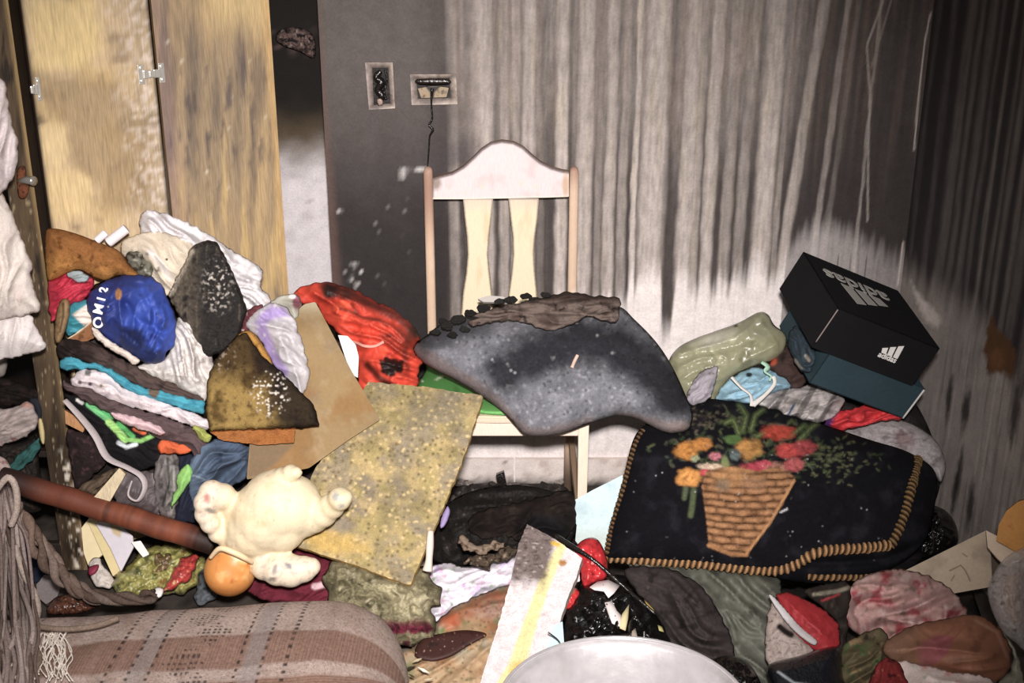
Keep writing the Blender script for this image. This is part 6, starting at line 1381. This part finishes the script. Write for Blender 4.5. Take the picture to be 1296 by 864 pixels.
# glinting splinters where oilcloth, roll and plank meet
rr = random.Random(12)
for k in range(12):
    x, y = rr.uniform(470, 545), rr.uniform(832, 860); s_ = rr.uniform(4, 9); a = rr.uniform(-.6, .6)
    dx, dy = s_ * math.cos(a), s_ * math.sin(a)
    slab('splinter', [(x - dx, y - dy), (x - dy * .3, y + dx * .22), (x + dx, y + dy), (x + dy * .2, y - dx * .2)], G(x, y, .085 + rr.uniform(0, .02), 60, rr.uniform(-30, 30)), .003, PAPER, rr.choice(['d8cfc0', '4a3a28', 'b8a888', '2f261c']), None, None, 'thin splinter scattered on the stained oilcloth edge', 'splinter', 'splinters on the oilcloth')

# ================================================================== settle: soft things give way to what lies on them
from mathutils.bvhtree import BVHTree
def world_off(o):
    l = Vector(o.location)
    while o.parent: o = o.parent; l = l + Vector(o.location)
    return np.array(l)
def mesh_world(o):
    n = len(o.data.vertices); c = np.empty(n * 3); o.data.vertices.foreach_get('co', c)
    return c.reshape(-1, 3) + world_off(o)
def tuck(a, *bs, gap=.0015, spread=7):
    """press the soft thing a back behind / under the things bs wherever it would pass into them"""
    A = bpy.data.objects[a]; V = mesh_world(A); nv = len(SURF[a][0]); inner = SURF[a][3]
    zmin = np.minimum(V[:, 2], .013)
    E = np.array([tuple(e.vertices) for e in A.data.edges])
    for b in bs:
        B = bpy.data.objects[b]; parts = [q for q in [B] + list(B.children_recursive) if q.type == 'MESH']
        t = np.linalg.norm(V - CAMP, axis=1); D = (V - CAMP) / t[:, None]; need = np.zeros(len(V))
        for q in parts:
            W = mesh_world(q); lo, hi = W.min(0), W.max(0)
            tree = BVHTree.FromPolygons(W.tolist(), [tuple(p.vertices) for p in q.data.polygons])
            for i in np.where(((V > lo) & (V < hi)).all(1))[0]:
                d = Vector(D[i]); hits = []; s0 = 0.
                for _ in range(24):
                    h = tree.ray_cast(Vector(CAMP) + d * s0, d)
                    if h[0] is None: break
                    s0 += h[3]; hits.append(s0); s0 += 2e-5
                k = sum(1 for x in hits if x < t[i])
                if k % 2 == 1 and k < len(hits): need[i] = max(need[i], hits[k] + gap - t[i])
        if need.max() <= 0: continue
        need = np.minimum(need, .09); dl = need.copy()
        for _ in range(spread):                                   # ease the dent out into the cloth around it
            s = np.zeros(len(V)); c = np.zeros(len(V))
            np.add.at(s, E[:, 0], dl[E[:, 1]]); np.add.at(s, E[:, 1], dl[E[:, 0]]); np.add.at(c, E[:, 0], 1); np.add.at(c, E[:, 1], 1)
            dl = np.maximum(need, .9 * s / np.maximum(c, 1))
        t2 = t + dl
        j = nv + np.arange(len(inner)); t2[j] = np.maximum(t2[j], t2[inner] + .0015)
        V = CAMP + D * t2[:, None]; V[:, 2] = np.maximum(V[:, 2], zmin)
    A.data.vertices.foreach_set('co', (V - world_off(A)).ravel()); A.data.update()
for a, bs in (
    ('taupe_garment', ()), ('black_printed_shirt', ('taupe_garment', 'pink_cloth_strip')),
    ('white_crumpled_shirt', ('dark_brown_garment', 'baseball_hat')),
    ('cream_pillow', ('stained_rag',)), ('white_sheet', ('cream_pillow',)), ('red_cloth', ('tan_foam_chunk', 'teal_cloth')),
    ('grey_mesh_shoe', ('wooden_pole',)), ('navy_trousers', ('wooden_pole', 'blue_jeans', 'grey_mesh_shoe')), ('grey_soft_shoe', ('wooden_pole', 'grey_mesh_shoe')), ('brown_rag', ('wooden_pole', 'grey_soft_shoe')),
    ('maroon_dark_rag', ('brown_rag',)),
    ('blue_grey_rag', ('food_wrapper',)), ('hanging_cream_trousers', ('hanging_pink_shirt',)), ('hanging_white_towel', ('hanging_cream_trousers',)), ('black_inner_garment', ('striped_grey_cloth',)),
    ('mustard_sponge', ('charred_foam_wedge',)), ('burnt_orange_cloth', ('scorched_cushion',)), ('embroidered_cushion', ('scorched_cushion',)),
    ('plaid_shirt', ('embroidered_cushion',)), ('pale_blue_bag', ('plaid_shirt', 'embroidered_cushion')), ('bright_red_cloth', ('plaid_shirt', 'embroidered_cushion')),
    ('brown_suede_piece', ('pale_blue_bag', 'slate_tray_end')), ('carrier_bag', ('lilac_grey_cloth', 'pale_blue_bag', 'brown_suede_piece', 'embroidered_cushion')),
    ('charred_plastic_lump', ('embroidered_cushion', 'cardboard_box')), ('black_cloth_fold', ('embroidered_cushion', 'charred_plastic_lump', 'cardboard_box')), ('speckled_grey_cloth', ('embroidered_cushion',)),
    ('burnt_black_clothes', ('burnt_black_trousers',)), ('stuffing_clump', ('fibre_board', 'woven_roll')), ('maroon_cloth', ('stuffing_clump',)),
    ('stained_oilcloth', ('brown_leather_scrap', 'stuffing_clump', 'woven_roll', 'white_foam_plank')),
    ('dark_grey_cloth', ()), ('black_plastic_bag', ('dark_grey_cloth', 'red_plastic_bag', 'pale_blue_strip')), ('olive_sheet', ('embroidered_cushion', 'dark_grey_cloth')),
    ('pinkish_grey_cloth', ('red_trainer',)), ('dark_brown_cloth', ('pink_floral_cloth', 'red_trainer')), ('camouflage_cloth', ('brown_bolster', 'black_glossy_bag')), ('white_pink_sheet', ('dark_red_cloth',)),
):
    if bs: tuck(a, *bs)
